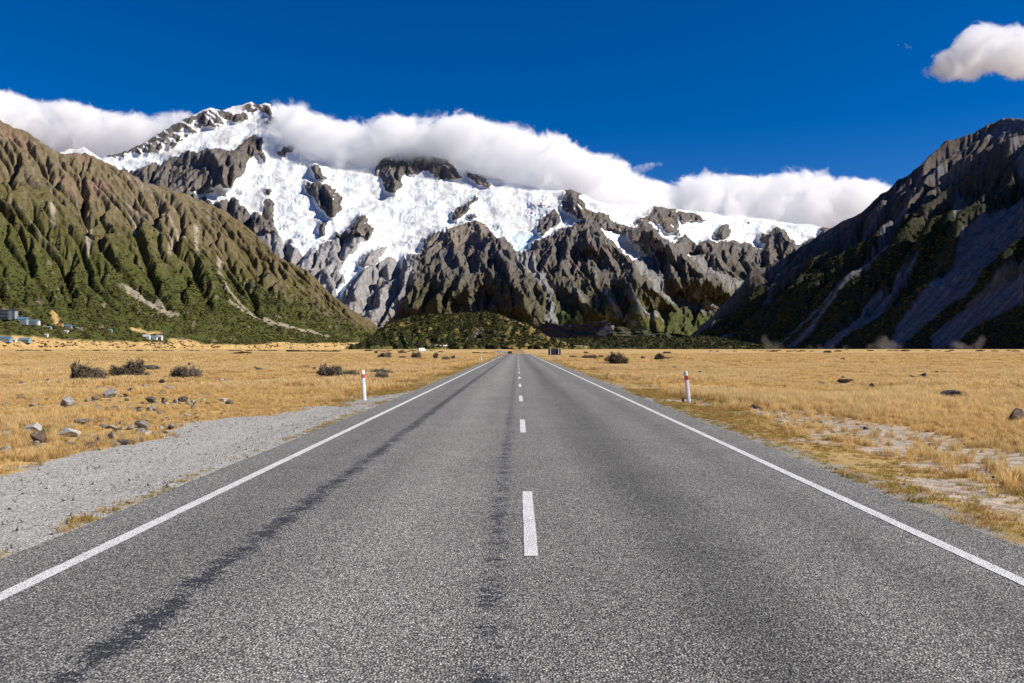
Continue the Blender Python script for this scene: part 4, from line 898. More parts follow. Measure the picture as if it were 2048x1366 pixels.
# ------------------------------------------------------------------ roadside objects
def boxes(name, specs, mat, parent=None, bevel=0.0):
    """specs: (x0,x1,y0,y1,z0,z1) boxes joined in one mesh"""
    import bmesh
    bm = bmesh.new()
    for x0, x1, y0, y1, z0, z1 in specs:
        r = bmesh.ops.create_cube(bm, size=1.0)
        for v in r['verts']: v.co = (x0+(v.co.x+.5)*(x1-x0), y0+(v.co.y+.5)*(y1-y0), z0+(v.co.z+.5)*(z1-z0))
    if bevel: bmesh.ops.bevel(bm, geom=list(bm.edges), offset=bevel, segments=2, affect='EDGES', profile=.6)
    me = bpy.data.meshes.new(name); bm.to_mesh(me); bm.free()
    return link(name, me, mat, parent)
def copy_tree(o, loc, rot=None, label=None):
    c = o.copy(); COL.objects.link(c); c.location = loc
    if rot is not None: c.rotation_euler = rot
    if label: c['label'] = label
    for ch in o.children:
        d = ch.copy(); COL.objects.link(d); d.parent = c
        for g_ in ch.children:
            f = g_.copy(); COL.objects.link(f); f.parent = d
    return c

white_p = plain('post_white', (0.80, 0.80, 0.80), .45, .06, 9.0)
red_p = plain('reflective_red', (0.55, 0.02, 0.015), .35, .1, 20.0, .5)
grey_p = plain('reflector_grey', (0.30, 0.31, 0.33), .3, .1, 20.0, .5)
def extrude_profile(name, prof, z0, z1, mat, parent, nz=2, topround=0.0, grow=0.0):
    """closed (x,y) profile swept upwards, the top rounded over"""
    P = np.array(prof); n = len(P); V_, F_ = [], []
    zs = list(np.linspace(z0, z1-topround, nz)); sc = [1.0]*nz
    if topround:
        for k_ in range(1, 6):
            a_ = k_/5*math.pi/2; zs.append(z1-topround+topround*math.sin(a_)); sc.append(max(.12, math.cos(a_)*.88+.12))
    for z, s_ in zip(zs, sc):
        for x, y in P: V_.append((x*s_*(1+grow), y*(1+grow)*(.4+.6*s_), z))
    for r in range(len(zs)-1):
        for k_ in range(n): F_.append((r*n+k_, r*n+(k_+1) % n, (r+1)*n+(k_+1) % n, (r+1)*n+k_))
    me = bpy.data.meshes.new(name); me.from_pydata(V_, [], F_+[tuple(range(n-1, -1, -1)), tuple(range((len(zs)-1)*n, len(zs)*n))]); me.update()
    return link(name, me, mat, parent)
# a shallow folded blade: flat faces either side of a spine
PROF = [(-.058, .022), (-.05, -.008), (0, -.026), (.05, -.008), (.058, .022), (.02, .012), (-.02, .012)]
def marker_post(loc, lean, yaw, label):
    t = empty('marker_post', loc); t.rotation_euler = (lean[0], lean[1], yaw)
    extrude_profile('blade', PROF, -.12, 1.02, white_p, t, topround=.05)
    b = extrude_profile('red_band', PROF, .74, .87, red_p, t, grow=.05)
    me = bpy.data.meshes.new('reflector'); me.from_pydata([(-.046, -.0125, .755), (-.012, -.0255, .755), (-.012, -.0255, .855), (-.046, -.0125, .855), (-.047, -.0175, .755), (-.013, -.0305, .755), (-.013, -.0305, .855), (-.047, -.0175, .855)], [],
                                                       [(4, 5, 6, 7), (3, 2, 1, 0), (0, 1, 5, 4), (1, 2, 6, 5), (2, 3, 7, 6), (3, 0, 4, 7)]); me.update()
    link('reflector', me, grey_p, b)
    return tag(t, label, 'post', 'roadside marker posts')
def post_at(px, py, lean, yaw, label):
    x, y = ground_at(px, py); return marker_post((x, y, float(ground_z(x, y))-.02), lean, yaw, label)
marker = marker_post((ground_at(730, 795)[0], ground_at(730, 795)[1], float(ground_z(*ground_at(730, 795)))-.02), (0, math.radians(-4.2)), math.radians(35), 'white marker post with red band leaning on the gravel left of the road')
xr, yr_ = ground_at(1378, 802)
copy_tree(marker, (xr, yr_, float(ground_z(xr, yr_))-.02), (0, math.radians(-6.0), math.radians(-14)), 'white marker post with dark red band in the grass right of the road')
for px, py, lb in ((963, 724, 'small distant marker post standing in grass left of the road'), (1117.5, 719, 'distant marker post behind the road sign'),
                   (1002.5, 708.6, 'tiny far marker post beside the left road edge before the crest'), (1006.5, 707.0, 'tiny farthest marker post beside the left road edge at the crest'),
                   (1058, 708.0, 'tiny far marker post beside the right road edge at the crest')):
    x, y = ground_at(px, py); copy_tree(marker, (x, y, float(ground_z(x, y))-.02), (0, math.radians(-1.5), math.radians(20 if px < 1035 else -12)), lb)

# road sign seen from behind
sx, sy = ground_at(1109, 718.5); sg = empty('road_sign', (sx, sy, float(ground_z(sx, sy))), math.radians(4)); tag(sg, 'road sign seen from behind, dark panel on two white posts', 'sign')
panel_m = plain('sign_back', (0.035, 0.035, 0.042), .5, .2, 3.0)
def rounded_panel(name, w, h, th, r, z, mat, parent):
    pr = []
    for cx, cz, a0 in ((w/2-r, h/2-r, 0), (-w/2+r, h/2-r, 90), (-w/2+r, -h/2+r, 180), (w/2-r, -h/2+r, 270)):
        for k_ in range(5):
            a_ = math.radians(a0+k_*22.5); pr.append((cx+r*math.cos(a_), cz+r*math.sin(a_)))
    n = len(pr); V_ = [(x, -th/2, z+y) for x, y in pr]+[(x, th/2, z+y) for x, y in pr]
    F_ = [tuple(range(n)), tuple(range(2*n-1, n-1, -1))]+[(k_, k_+n, (k_+1) % n+n, (k_+1) % n) for k_ in range(n)]
    me = bpy.data.meshes.new(name); me.from_pydata(V_, [], F_); me.update(); return link(name, me, mat, parent)
rounded_panel('panel', 1.92, .98, .012, .10, 1.20, panel_m, sg)
for s_ in (-1, 1): boxes('post', [(s_*.64-.045, s_*.64+.045, -.10, -.0105, -.3, 1.74)], white_p, sg, .008)
for z_ in (.92, 1.48): boxes('rail', [(-.9, .9, -.0095, -.0065, z_-.03, z_+.03)], panel_m, sg)

# ------------------------------------------------------------------ boulders
st_grey = stone_mat('boulder_grey', (.11, .105, .10), (.24, .23, .215), (.42, .40, .37), .8)
st_dark = stone_mat('boulder_dark', (.05, .042, .036), (.10, .085, .072), (.20, .175, .15), .6)
st_pale = stone_mat('boulder_pale', (.22, .21, .19), (.44, .42, .39), (.66, .64, .60), .5)
st_brown = stone_mat('boulder_brown', (.10, .07, .045), (.20, .145, .10), (.34, .27, .20), .7)
RM = [(rock_mesh('boulder', 60+k_, 4, .62+.05*(k_ % 4), .30)) for k_ in range(9)]
RMAT = {'g': st_grey, 'd': st_dark, 'p': st_pale, 'b': st_brown}
_rm = {}
def rock_data(k_, m):
    if (k_, m) not in _rm:
        me = RM[k_].copy(); me.materials.append(RMAT[m]); _rm[(k_, m)] = me
    return _rm[(k_, m)]
def boulder(i, px, py, w, hr, m, label, group=None):
    x, y = ground_at(px, py); hw = w/FPX*y/2
    me = rock_data(i % 9, m); o = bpy.data.objects.new('boulder', me); COL.objects.link(o)
    o.location = (x, y+hw*.4, float(ground_z(x, y))-.03+hw*hr*.58); o.scale = (hw*1.08, hw*(.75+.3*rg.rand()), hw*hr*1.6); o.rotation_euler = (rg.randn()*.1, rg.randn()*.1, rg.rand()*6.28 if hr > .6 else rg.randn()*.3)
    tag(o, label, 'rock', group); return o
CN = {'g': 'grey', 'd': 'dark', 'p': 'pale', 'b': 'brown'}
def near_label(kind, px, py, w, marks, used):
    """name a small thing by the nearest landmark and the side it is on"""
    for q, (lx, ly, nm) in enumerate(sorted(marks, key=lambda m_: math.hypot(m_[0]-px, (m_[1]-py)*2.2))):
        dx, dy = px-lx, (py-ly)*2.2
        side = ('just right of' if dx > 0 else 'just left of') if abs(dx) > abs(dy) else ('in front of' if dy > 0 else 'behind')
        lab = f'{kind} {side} the {nm}'
        if lab not in used and len(lab.split()) <= 16: used.add(lab); return lab
MARKS = [(b_[0], b_[1], b_[5]) for b_ in BLD if b_[5] not in (sl, sr)]; used = set()
SHORT = {m_[2]: ' '.join(m_[2].split()[:9]) for m_ in MARKS}
MARKS = [(x, y, SHORT[l]) for x, y, l in MARKS]
for i, b_ in enumerate(BLD):
    b_ = list(b_)
    if b_[5] in (sl, sr): b_[5] = near_label(('tiny ' if b_[2] < 11 else 'small ')+CN[b_[4]]+' stone', b_[0], b_[1], b_[2], MARKS, used)
    boulder(i, *b_)

# ------------------------------------------------------------------ twiggy shrubs
twig_m = plain('shrub_twig', (0.17, 0.14, 0.118), .9, .25, 4.0, .1)
leaf_g = leaf_mat('shrub_leaf', (.11, .088, .062), (.22, .18, .125)); leaf_o = leaf_mat('shrub_leaf_dark', (.07, .06, .038), (.15, .125, .075))
def shrub_meshes(seed, dens=1.0):
    r = np.random.RandomState(seed); V_, F_ = [], []; LV, LF = [], []
    def seg(a_, b_, ra, rb):
        d = b_-a_; L = np.linalg.norm(d); d /= L; u = np.cross(d, (0.3, .2, 1)); u /= np.linalg.norm(u); w = np.cross(d, u); k_ = len(V_)
        for p_, rr_ in ((a_, ra), (b_, rb)):
            for j in range(3): q = 2*math.pi*j/3; V_.append(p_+rr_*(u*math.cos(q)+w*math.sin(q)))
        for j in range(3): F_.append((k_+j, k_+(j+1) % 3, k_+3+(j+1) % 3, k_+3+j))
    def grow(a_, d, L, ra, lvl):
        b_ = a_+d*L; seg(a_, b_, ra, ra*.65)
        if lvl >= 1:
            for _ in range(int((7 if lvl == 1 else 10)*dens)):
                c = a_+(b_-a_)*r.rand()+r.randn(3)*.05; s_ = .014+.016*r.rand(); u = r.randn(3); u /= np.linalg.norm(u); w = np.cross(u, r.randn(3)); w /= np.linalg.norm(w)+1e-6; k_ = len(LV)
                LV.extend([c-u*s_-w*s_, c+u*s_-w*s_*.6, c+u*s_*.8+w*s_, c-u*s_+w*s_]); LF.append((k_, k_+1, k_+2, k_+3))
        if lvl < 3:
            for _ in range(4 if lvl < 2 else 3):
                nd = d*.55+r.randn(3)*.55; nd[2] = nd[2]*.75+.18; nd /= np.linalg.norm(nd); grow(a_+(b_-a_)*(.4+.6*r.rand()), nd, L*(.55+.35*r.rand()), ra*.6, lvl+1)
    for k_ in range(9):
        a_ = k_/9*6.283+r.rand(); d = np.array((math.cos(a_)*(.4+.8*r.rand()), math.sin(a_)*(.4+.8*r.rand()), .35+.6*r.rand())); d /= np.linalg.norm(d)
        grow(np.array((d[0]*.06, d[1]*.06, -.05)), d, .36, .016, 0)
    # normalise to half width 1, height 1
    A_ = np.array(V_); B_ = np.array(LV); hw = np.percentile(np.abs(A_[:, :2]), 97); hz = np.percentile(A_[:, 2], 98)
    A_ = A_/np.array((hw, hw, hz)); B_ = B_/np.array((hw, hw, hz))
    return mesh_np('stems', A_, F_, False), mesh_np('foliage', B_, LF, False)
SH = [shrub_meshes(800+k_, 1.4 if k_ < 3 else .6) for k_ in range(5)]
for k_, (a_, b_) in enumerate(SH): a_.materials.append(twig_m); b_.materials.append(leaf_g if k_ != 2 else leaf_o)
def shrub(px, py, w, h, k_, label, group='twiggy shrubs dotting the plain', z=None):
    x, y = ground_at(px, py); t = empty('shrub', (x, y, float(ground_z(x, y))-.03), rg.rand()*6.28); s_ = w/FPX*y/2; t.scale = (s_, s_, h/FPX*y)
    link('stems', SH[k_][0], None, t); link('foliage', SH[k_][1], None, t); tag(t, label, 'shrub', group)
SMARKS = [(728, 795, 'leaning white marker post'), (844, 697, 'white campervan on the plain'), (833, 717, 'round grey shrub alone below the white van'), (963, 724, 'small distant marker post left of the road'), (1109, 718, 'dark road sign'), (1233, 728, 'largest round dark bush right of the road sign'), (1318, 721, 'grey shrub next to a dark rock'), (1180, 717, 'low wide bush near the road sign'), (1374, 802, 'right marker post'), (1725, 732, 'flat dark rock far out in the right grass'), (519, 741, 'lone dark rock left of the marker post')]
fs = 'small far twiggy shrub left of the road'; fr = 'small far twiggy shrub right of the road'
for a_ in ((162, 763, 36, 34, 0, 'tall dark twiggy bush, left half of the pair at far left'), (188, 762, 44, 26, 1, 'spreading dark twiggy bush, right half of the pair at far left'), (240, 754, 40, 22, 2, 'dark bush in front of the long dark boulder'), (270, 753, 34, 30, 0, 'taller dark bush right next to the long dark boulder'),
           (362, 756, 36, 24, 3, 'sparse bare twiggy bush right of the left rock field'), (390, 755, 24, 22, 4, 'thin leaning twig bush beside the sparse bare one'), (662, 753, 40, 21, 1, 'grey twiggy bush left of the leaning marker post'), (700, 753, 34, 13, 3, 'low sprawling bush just left of the leaning marker post'),
           (757, 750, 26, 12, 1, 'low grey bush right of the leaning marker post'), (774, 751, 30, 12, 4, 'pale thin bush behind the low grey one right of the marker post'), (763, 758, 24, 13, 0, 'small dark bush in front of two paler ones right of the marker post'),
           (770, 717, 24, 11, 0, fs), (833, 717, 16, 12, 1, 'round grey shrub alone below the white van'), (872, 717, 10, 12, 3, fs), (892, 719, 13, 6, 0, fs), (906, 718, 9, 8, 4, fs), (804, 704, 15, 5, 0, fs), (752, 704, 7, 5, 2, fs), (804, 717, 12, 6, 3, fs), (547, 759, 8, 9, 2, fs),
           (1233, 728, 36, 21, 2, 'largest round dark bush right of the road sign'), (1318, 721, 18, 13, 1, 'grey shrub next to a dark rock right of the road'), (1180, 717, 28, 7, 0, 'low wide bush between the road sign and the largest round bush'), (1146, 716, 13, 5, 0, fr), (1202, 716, 11, 5, 2, fr),
           (1286, 720, 7, 7, 4, fr), (1172, 707, 9, 4, 0, fr), (1334, 707, 14, 5, 1, fr), (1655, 705, 15, 4, 2, fr), (1480, 716, 14, 3, 0, fr), (1520, 714, 18, 3, 0, fr), (1720, 992, 0, 0, 0, None)):
    if a_[5] in (fs, fr):
        a_ = list(a_); a_[5] = near_label('small far twiggy shrub', a_[0], a_[1], a_[2], SMARKS, used)
    if a_[5]: shrub(*a_)
# low scrub drifts far out on the plain
def drift(n, x0, x1, p0, p1, seed):
    r = np.random.RandomState(seed); px = x0+(x1-x0)*r.rand(n); py = p0+(p1-p0)*r.rand(n); Y = FPX*CAM_H/(py-VY); return np.stack([(px-VX)/FPX*Y, Y], -1)
D_ = np.concatenate([drift(60, 575, 680, 701.2, 702.4, 1), drift(36, 945, 992, 702, 703.2, 2), drift(26, 730, 900, 701.0, 701.8, 3), drift(70, -60, 560, 700.5, 702, 4), drift(40, 1420, 2040, 700.6, 703, 5), drift(14, 470, 500, 707, 709, 6)])
n = len(D_); s_ = .5+.9*rg.rand(n)
scatter('scrub', 'low dark scrub drifts scattered far out on the golden plain', np.concatenate([D_, ground_z(D_[:, 0], D_[:, 1])[:, None]-.1], 1), np.stack([s_*0, s_*0, rg.rand(n)*6.28], -1), np.stack([s_*1.6, s_*1.6, s_*.8], -1), rg.choice([2, 3], n, p=[.3, .7]), CLUMPS)

# ------------------------------------------------------------------ village at the foot of the sunlit mountainside
def surf_at(px, py, S=LS):
    """point of the mountainside seen at a pixel"""
    co, PX, PY, c = S; j = int(np.argmin(np.abs(PX[0]-px))); i = int(np.argmin(np.abs(PY[:, j]-py)[:len(PY)//2])); return co[i, j]
roofs = {'blue': plain('roof_blue', (.10, .17, .24), .5, .1, .2), 'slate': plain('roof_slate', (.035, .045, .06), .6, .1, .2), 'teal': plain('roof_teal', (.16, .25, .30), .5, .1, .2), 'white': plain('roof_white', (.50, .53, .54), .5, .08, .2), 'rust': plain('roof_rust', (.12, .05, .04), .6, .1, .2)}
walls = {'slate': plain('wall_slate', (.06, .075, .095), .7, .1, .3), 'pale': plain('wall_pale', (.20, .26, .31), .7, .1, .3), 'white': plain('wall_white', (.55, .53, .49), .7, .06, .3), 'ochre': plain('wall_ochre', (.55, .30, .08), .7, .1, .3), 'grey': plain('wall_grey', (.22, .24, .26), .7, .1, .3)}
pane_m = plain('window_pane', (.02, .025, .035), .15, .2, .5, .6); frame_m = plain('window_frame', (.7, .72, .74), .5, .05, 2.0)
def gable(name, w, d, z0, h, over, mat, parent):
    V_ = [(-w/2-over, -d/2-over, z0), (w/2+over, -d/2-over, z0), (w/2+over, d/2+over, z0), (-w/2-over, d/2+over, z0), (-w/2-over, 0, z0+h), (w/2+over, 0, z0+h)]
    V_ += [(x, y, z-.35) for x, y, z in V_[:4]]
    F_ = [(0, 1, 5, 4), (2, 3, 4, 5), (0, 4, 3), (1, 2, 5), (0, 6, 7, 1), (1, 7, 8, 2), (2, 8, 9, 3), (3, 9, 6, 0), (9, 8, 7, 6)]
    me = bpy.data.meshes.new(name); me.from_pydata(V_, [], F_); me.update(); return link(name, me, mat, parent)
def house(px, pyb, wpx, hpx, d, wall, roof, label, wins=3, rows=1, yaw=0.0, rise=.3, name='house', drop=4.0):
    p_ = surf_at(px, pyb); Y = p_[1]; w = wpx/FPX*Y; h = hpx/FPX*Y; wh = h*(1-rise)
    t = empty(name, tuple(p_), yaw); tag(t, label, 'building', 'village buildings')
    boxes('wall', [(-w/2, w/2, -d/2, d/2, -drop, wh)], walls[wall], t); gable('roof', w, d, wh, h*rise, .4, roofs[roof], t)
    for r_ in range(rows):
        for k_ in range(wins):
            cx = -w/2+w*(k_+.5)/wins; ww = w/wins*.5; zc = wh*(r_+.55)/rows; hh_ = wh/rows*.38
            f = boxes('window', [(cx-ww/2, cx+ww/2, -d/2-.08, -d/2-.003, zc-hh_/2, zc+hh_/2)], frame_m, t); boxes('pane', [(cx-ww*.4, cx+ww*.4, -d/2-.12, -d/2-.082, zc-hh_*.38, zc+hh_*.38)], pane_m, f)
    return t
house(6, 636, 28, 17, 16, 'slate', 'slate', 'large dark slate hotel block at the far left edge above the plain', 5, 2, 0, .15, 'hotel')
house(26, 636, 13, 18, 14, 'grey', 'slate', 'gabled grey hotel wing with white window frames beside the dark block', 2, 2, 0, .25, 'hotel')
house(44, 646, 20, 13, 12, 'pale', 'blue', 'pale blue grey building with dark roof right of the hotel', 2, 1, .1, .4)
house(64, 648, 20, 8, 9, 'grey', 'blue', 'low long building with blue roof right of the pale building', 3, 1, .1, .5)
house(75, 649, 9, 8, 7, 'white', 'white', 'small white building at the right end of the hotel row', 1, 1, -.2, .35)
house(121, 652, 8, 7, 7, 'ochre', 'rust', 'small ochre house among green bush', 1, 1, .2, .35)
house(137, 654, 14, 5, 8, 'grey', 'blue', 'low blue roofed house right of the small ochre house', 2, 1, .1, .55)
house(99, 657, 8, 4, 7, 'grey', 'teal', 'tiny teal roofed house left of the ochre house', 1, 1, 0, .55)
house(133, 664, 8, 3.5, 7, 'white', 'white', 'tiny pale roofed hut below the blue roofed house', 1, 1, 0, .5)
house(155, 657, 6, 3.5, 6, 'pale', 'teal', 'tiny teal hut at the right end of the village', 1, 1, 0, .5)
house(93, 673, 6, 5, 6, 'white', 'white', 'tiny white hut at the edge of the bush above the golden fan', 1, 1, 0, .4)
house(8, 682, 26, 9, 14, 'pale', 'blue', 'broad low blue roofed hall at the far left edge of the plain', 4, 1, .1, .55)
house(48, 682, 26, 7, 14, 'pale', 'teal', 'low teal roofed hall on the plain right of the blue one', 4, 1, -.05, .6)
house(29, 682, 9, 4.5, 8, 'white', 'white', 'small cream shed between the two low halls', 1, 1, 0, .4)
house(220, 663, 7, 4.5, 7, 'pale', 'teal', 'single small pale house in dark bush left of the long white lodge', 1, 1, 0, .5)
house(293, 676, 14, 7, 9, 'white', 'white', 'left section of the long white roofed lodge at the fan', 2, 1, .05, .6)
house(308, 677, 14, 6.5, 9, 'white', 'teal', 'middle section of the long white roofed lodge at the fan', 2, 1, .05, .6)
house(320, 678, 10, 8, 9, 'white', 'white', 'right section of the long white roofed lodge at the fan', 1, 1, -.15, .55)

# ------------------------------------------------------------------ vehicles
tyre = plain('tyre', (.02, .02, .02), .85); rim = plain('wheel_rim', (.4, .4, .4), .4); glass_m = plain('car_glass', (.015, .018, .022), .1, .1, 1, .6); lamp_r = plain('tail_lamp', (.4, .02, .02), .3); plate_m = plain('number_plate', (.7, .7, .65), .5)
def wheel(parent, x, y, r=.33, w=.22):
    import bmesh
    bm = bmesh.new(); bmesh.ops.create_cone(bm, segments=20, radius1=r, radius2=r, depth=w, cap_ends=True)
    for v in bm.verts: v.co = (v.co.z, v.co.x, v.co.y)
    bmesh.ops.bevel(bm, geom=[e_ for e_ in bm.edges if abs(e_.verts[0].co.x-e_.verts[1].co.x) < 1e-4], offset=.03, segments=2, affect='EDGES')
    me = bpy.data.meshes.new('wheel'); bm.to_mesh(me); bm.free(); o = link('wheel', me, tyre, parent); o.location = (x, y, r)
    bm = bmesh.new(); bmesh.ops.create_cone(bm, segments=16, radius1=r*.6, radius2=r*.6, depth=w+.02, cap_ends=True)
    for v in bm.verts: v.co = (v.co.z, v.co.x, v.co.y)
    me = bpy.data.meshes.new('rim'); bm.to_mesh(me); bm.free(); link('rim', me, rim, o)
def vehicle(name, loc, yaw, W, L, H, hood, body_m, label, group=None, cat='van'):
    """rear at -y; hood = share of the length that is bonnet"""
    t = empty(name, loc, yaw); tag(t, label, cat, group); h0 = .30; belt = H*.55
    prof = [(-L/2, h0), (-L/2, belt), (-L/2+.12, H*.97), (-L/2+.35, H), (L/2-hood*L-.55, H), (L/2-hood*L, belt+.02), (L/2-.1, belt-.12), (L/2, belt-.3), (L/2, h0)]
    n = len(prof); V_ = [(s_*W/2*(1.0 if z <= belt+.03 else .90), y, z) for s_ in (-1, 1) for y, z in prof]; F_ = [tuple(range(n-1, -1, -1)), tuple(range(n, 2*n))]+[(k_, (k_+1) % n, (k_+1) % n+n, k_+n) for k_ in range(n)]
    me = bpy.data.meshes.new('body'); me.from_pydata(V_, [], F_); me.update(); link('body', me, body_m, t)
    boxes('rear_window', [(-W*.36, W*.36, -L/2-.02, -L/2+.15, belt+.08, H*.88)], glass_m, t)
    for s_ in (-1, 1):
        boxes('side_window', [(s_*W*.45-.03, s_*W*.45+.03, -L/2+.5, L/2-hood*L-.6, belt+.08, H*.88)], glass_m, t)
        boxes('tail_lamp', [(s_*W*.42-.09, s_*W*.42+.09, -L/2-.03, -L/2+.05, belt-.32, belt-.05)], lamp_r, t)
        for yy in (-L*.32, L*.32): wheel(t, s_*(W/2-.12), yy)
    boxes('bumper', [(-W/2, W/2, -L/2-.1, -L/2-.002, h0, h0+.22)], plain('bumper', (.05, .05, .05), .7), t); boxes('number_plate', [(-.26, .26, -L/2-.03, -L/2-.004, belt-.3, belt-.18)], plate_m, t)
    return t
brown_car = plain('car_paint_brown', (.10, .065, .045), .35, .05, 2.0, .5); white_car = plain('car_paint_white', (.80, .80, .78), .35, .04, 2.0, .5)
cy_ = 400.0; cx_ = float(road_x(cy_))-1.75; vehicle('car', (cx_, cy_, float(dip(cx_, cy_))), math.radians(2), 1.9, 4.6, 1.85, .22, brown_car, 'dark brown car driving away at the far end of the road', cat='car')
x, y = (844-VX)/FPX*620, 620.0; vehicle('campervan', (x, y, float(ground_z(x, y))), math.radians(-60), 2.1, 5.6, 2.6, .14, white_car, 'white campervan standing alone on the golden plain left of the road')
def hill_pt(px, py):
    p_ = surf_at(px, py, HILL); return (float(p_[0]), float(p_[1]), float(p_[2]))
for k_, (px, dz) in enumerate(((856, 0), (872, 0), (875.5, .2), (881, 0), (888, .1), (892, 0), (896, .2))):
    p_ = hill_pt(px, 691.5+k_*.15); vehicle('parked_vehicle', (p_[0], p_[1]-6, p_[2]-.2), math.radians(70+17*k_), 2.1, 5.0+.6*(k_ % 3), 2.3+.2*(k_ % 3), .16, white_car, ('leftmost', 'second from left', 'third from left', 'middle', 'third from right', 'second from right', 'rightmost')[k_]+' of the white vehicles parked below the bush hill', 'vehicles parked below the bush hill')
# ------------------------------------------------------------------ clouds (real volumes)
def volume_mat(name, dens, nscale, color=(1, 1, 1), erode=0.9, soft=0.5, aniso=0.0, nlo=0.3, nhi=0.7, stretch=(1, 1, 1)):
    M = Mat(name)
    d = M.attr('density'); p = M.mapping(M.pos(), stretch)
    f = M.mapr(M.noise(p, nscale, 9, 0.70, 0.9), nlo, nhi, 0.0, 1.0, smooth=False)
    q = M.math('SUBTRACT', M.math('MULTIPLY', d, 1.25), M.math('MULTIPLY', M.math('SUBTRACT', 1.0, f), erode))       # noise eats the thin rim
    q = M.mapr(q, 0.0, soft)
    s = M.n('ShaderNodeVolumePrincipled', {'Color': color, 'Density': M.math('MULTIPLY', q, dens), 'Anisotropy': aniso})
    s.inputs['Density Attribute'].default_value = ''
    M.t.links.new(s.outputs[0], M.out.inputs['Volume'])
    return M.m

def cloud_object(name, pts, rad, voxel, mat):
    me = bpy.data.meshes.new(name+'_puffs'); me.vertices.add(len(pts)); me.vertices.foreach_set('co', np.asarray(pts, np.float32).ravel()); attr_f(me, 'rad', rad)
    me.update()
    src = bpy.data.objects.new(name+'_puffs', me)            # only data for the volume, not linked to the scene
    vd = bpy.data.volumes.new(name); o = bpy.data.objects.new(name, vd); COL.objects.link(o); vd.materials.append(mat)
    g = bpy.data.node_groups.new(name, 'GeometryNodeTree')
    g.interface.new_socket('Geometry', in_out='INPUT', socket_type='NodeSocketGeometry'); g.interface.new_socket('Geometry', in_out='OUTPUT', socket_type='NodeSocketGeometry')
    gi = g.nodes.new('NodeGroupInput'); go = g.nodes.new('NodeGroupOutput')
    oi = g.nodes.new('GeometryNodeObjectInfo'); oi.inputs['Object'].default_value = src
    m2p = g.nodes.new('GeometryNodeMeshToPoints'); p2v = g.nodes.new('GeometryNodePointsToVolume'); sm = g.nodes.new('GeometryNodeSetMaterial')
    ra = g.nodes.new('GeometryNodeInputNamedAttribute'); ra.data_type = 'FLOAT'; ra.inputs['Name'].default_value = 'rad'
    try: p2v.resolution_mode = 'VOXEL_SIZE'
    except Exception: p2v.inputs['Resolution Mode'].default_value = 'Size'
    p2v.inputs['Voxel Size'].default_value = voxel; p2v.inputs['Density'].default_value = 1.0
    sm.inputs['Material'].default_value = mat
    L = g.links.new
    L(oi.outputs['Geometry'], m2p.inputs['Mesh']); L(ra.outputs[0], m2p.inputs['Radius']); L(m2p.outputs[0], p2v.inputs['Points']); L(ra.outputs[0], p2v.inputs['Radius'])
    L(p2v.outputs[0], sm.inputs['Geometry']); L(sm.outputs[0], go.inputs[0])
    md = o.modifiers.new('volume', 'NODES'); md.node_group = g
    return o

rc = np.random.RandomState(5)
def fill_cloud(top, bot, depth_fn, step, rmax, thick, soft=0.55, rim=True):
    """puffs between two traced outlines; depth_fn gives the distance, thick the extent in depth (m)"""
    P, R = [], []
    tx, ty = zip(*top); bx_, by_ = zip(*bot)
    x = max(tx[0], bx_[0]); x1 = min(tx[-1], bx_[-1])
    while x <= x1:
        t0 = np.interp(x, tx, ty); b0 = np.interp(x, bx_, by_); H = b0-t0
        if H > 2:
            n = max(1, int(H/step))
            for k_ in range(n):
                for _ in range(2):
                    y = t0+H*(k_+rc.rand())/n
                    r = min(rmax, 0.5*H)*(0.55+0.5*rc.rand())
                    y = np.clip(y, t0+r*0.95, max(t0+r*.95, b0-r*0.55)); r = min(r, max(2.5, (y-t0)))
                    Y = depth_fn(x)+(rc.rand()-0.5)*thick
                    P.append(at(x+(rc.rand()-.5)*step, y, Y)); R.append(r*Y/FPX)
            if rim:
                for _ in range(3):
                    r = min(rmax*0.45, 0.4*H)*(0.3+0.7*rc.rand()); xx = x+(rc.rand()-.5)*step
                    Y = depth_fn(x)+(rc.rand()-0.5)*thick*0.7
                    P.append(at(xx, np.interp(xx, tx, ty)+r*(0.75+.4*rc.rand()), Y)); R.append(r*Y/FPX)
        x += step*0.7
    return P, R

CT = [(548, 214), (565, 218), (590, 222), (610, 234), (640, 243), (665, 247), (700, 252), (720, 260), (738, 272), (750, 261), (770, 248), (800, 243), (830, 250), (842, 262), (850, 250), (870, 240), (890, 237), (910, 243),
      (925, 236), (945, 246), (955, 260), (985, 258), (1010, 262), (1040, 266), (1055, 284), (1075, 283), (1100, 278), (1120, 288), (1135, 304), (1155, 305), (1160, 318), (1200, 322), (1222, 328), (1228, 348), (1245, 358),
      (1270, 363), (1295, 370), (1330, 373), (1360, 373), (1375, 363), (1400, 357), (1430, 358), (1470, 363), (1510, 359), (1540, 366), (1560, 360), (1600, 353), (1640, 357), (1660, 367), (1690, 369), (1720, 367), (1745, 377), (1790, 398), (1830, 440)]
CB = [(548, 218), (565, 245), (583, 292), (595, 312), (620, 330), (650, 338), (690, 342), (725, 332), (745, 322), (765, 314), (790, 310), (830, 328), (870, 318), (890, 324), (920, 346), (960, 357), (990, 372), (1020, 382),
      (1060, 392), (1100, 398), (1140, 394), (1180, 408), (1215, 428), (1260, 436), (1290, 438), (1320, 430), (1370, 434), (1410, 446), (1450, 444), (1500, 452), (1540, 458), (1600, 466), (1650, 470), (1720, 470), (1830, 470)]
def bank_depth(x): return float(np.interp(x, [540, 600, 700, 800, 900, 1000, 1100, 1200, 1300, 1500, 1800], [8300, 7750, 7500, 7450, 7350, 7150, 7000, 7000, 7050, 7250, 7250]))
cloud_m = volume_mat('cloud', 0.0085, 0.0042, erode=1.75, soft=0.38, nlo=.33, nhi=.66)
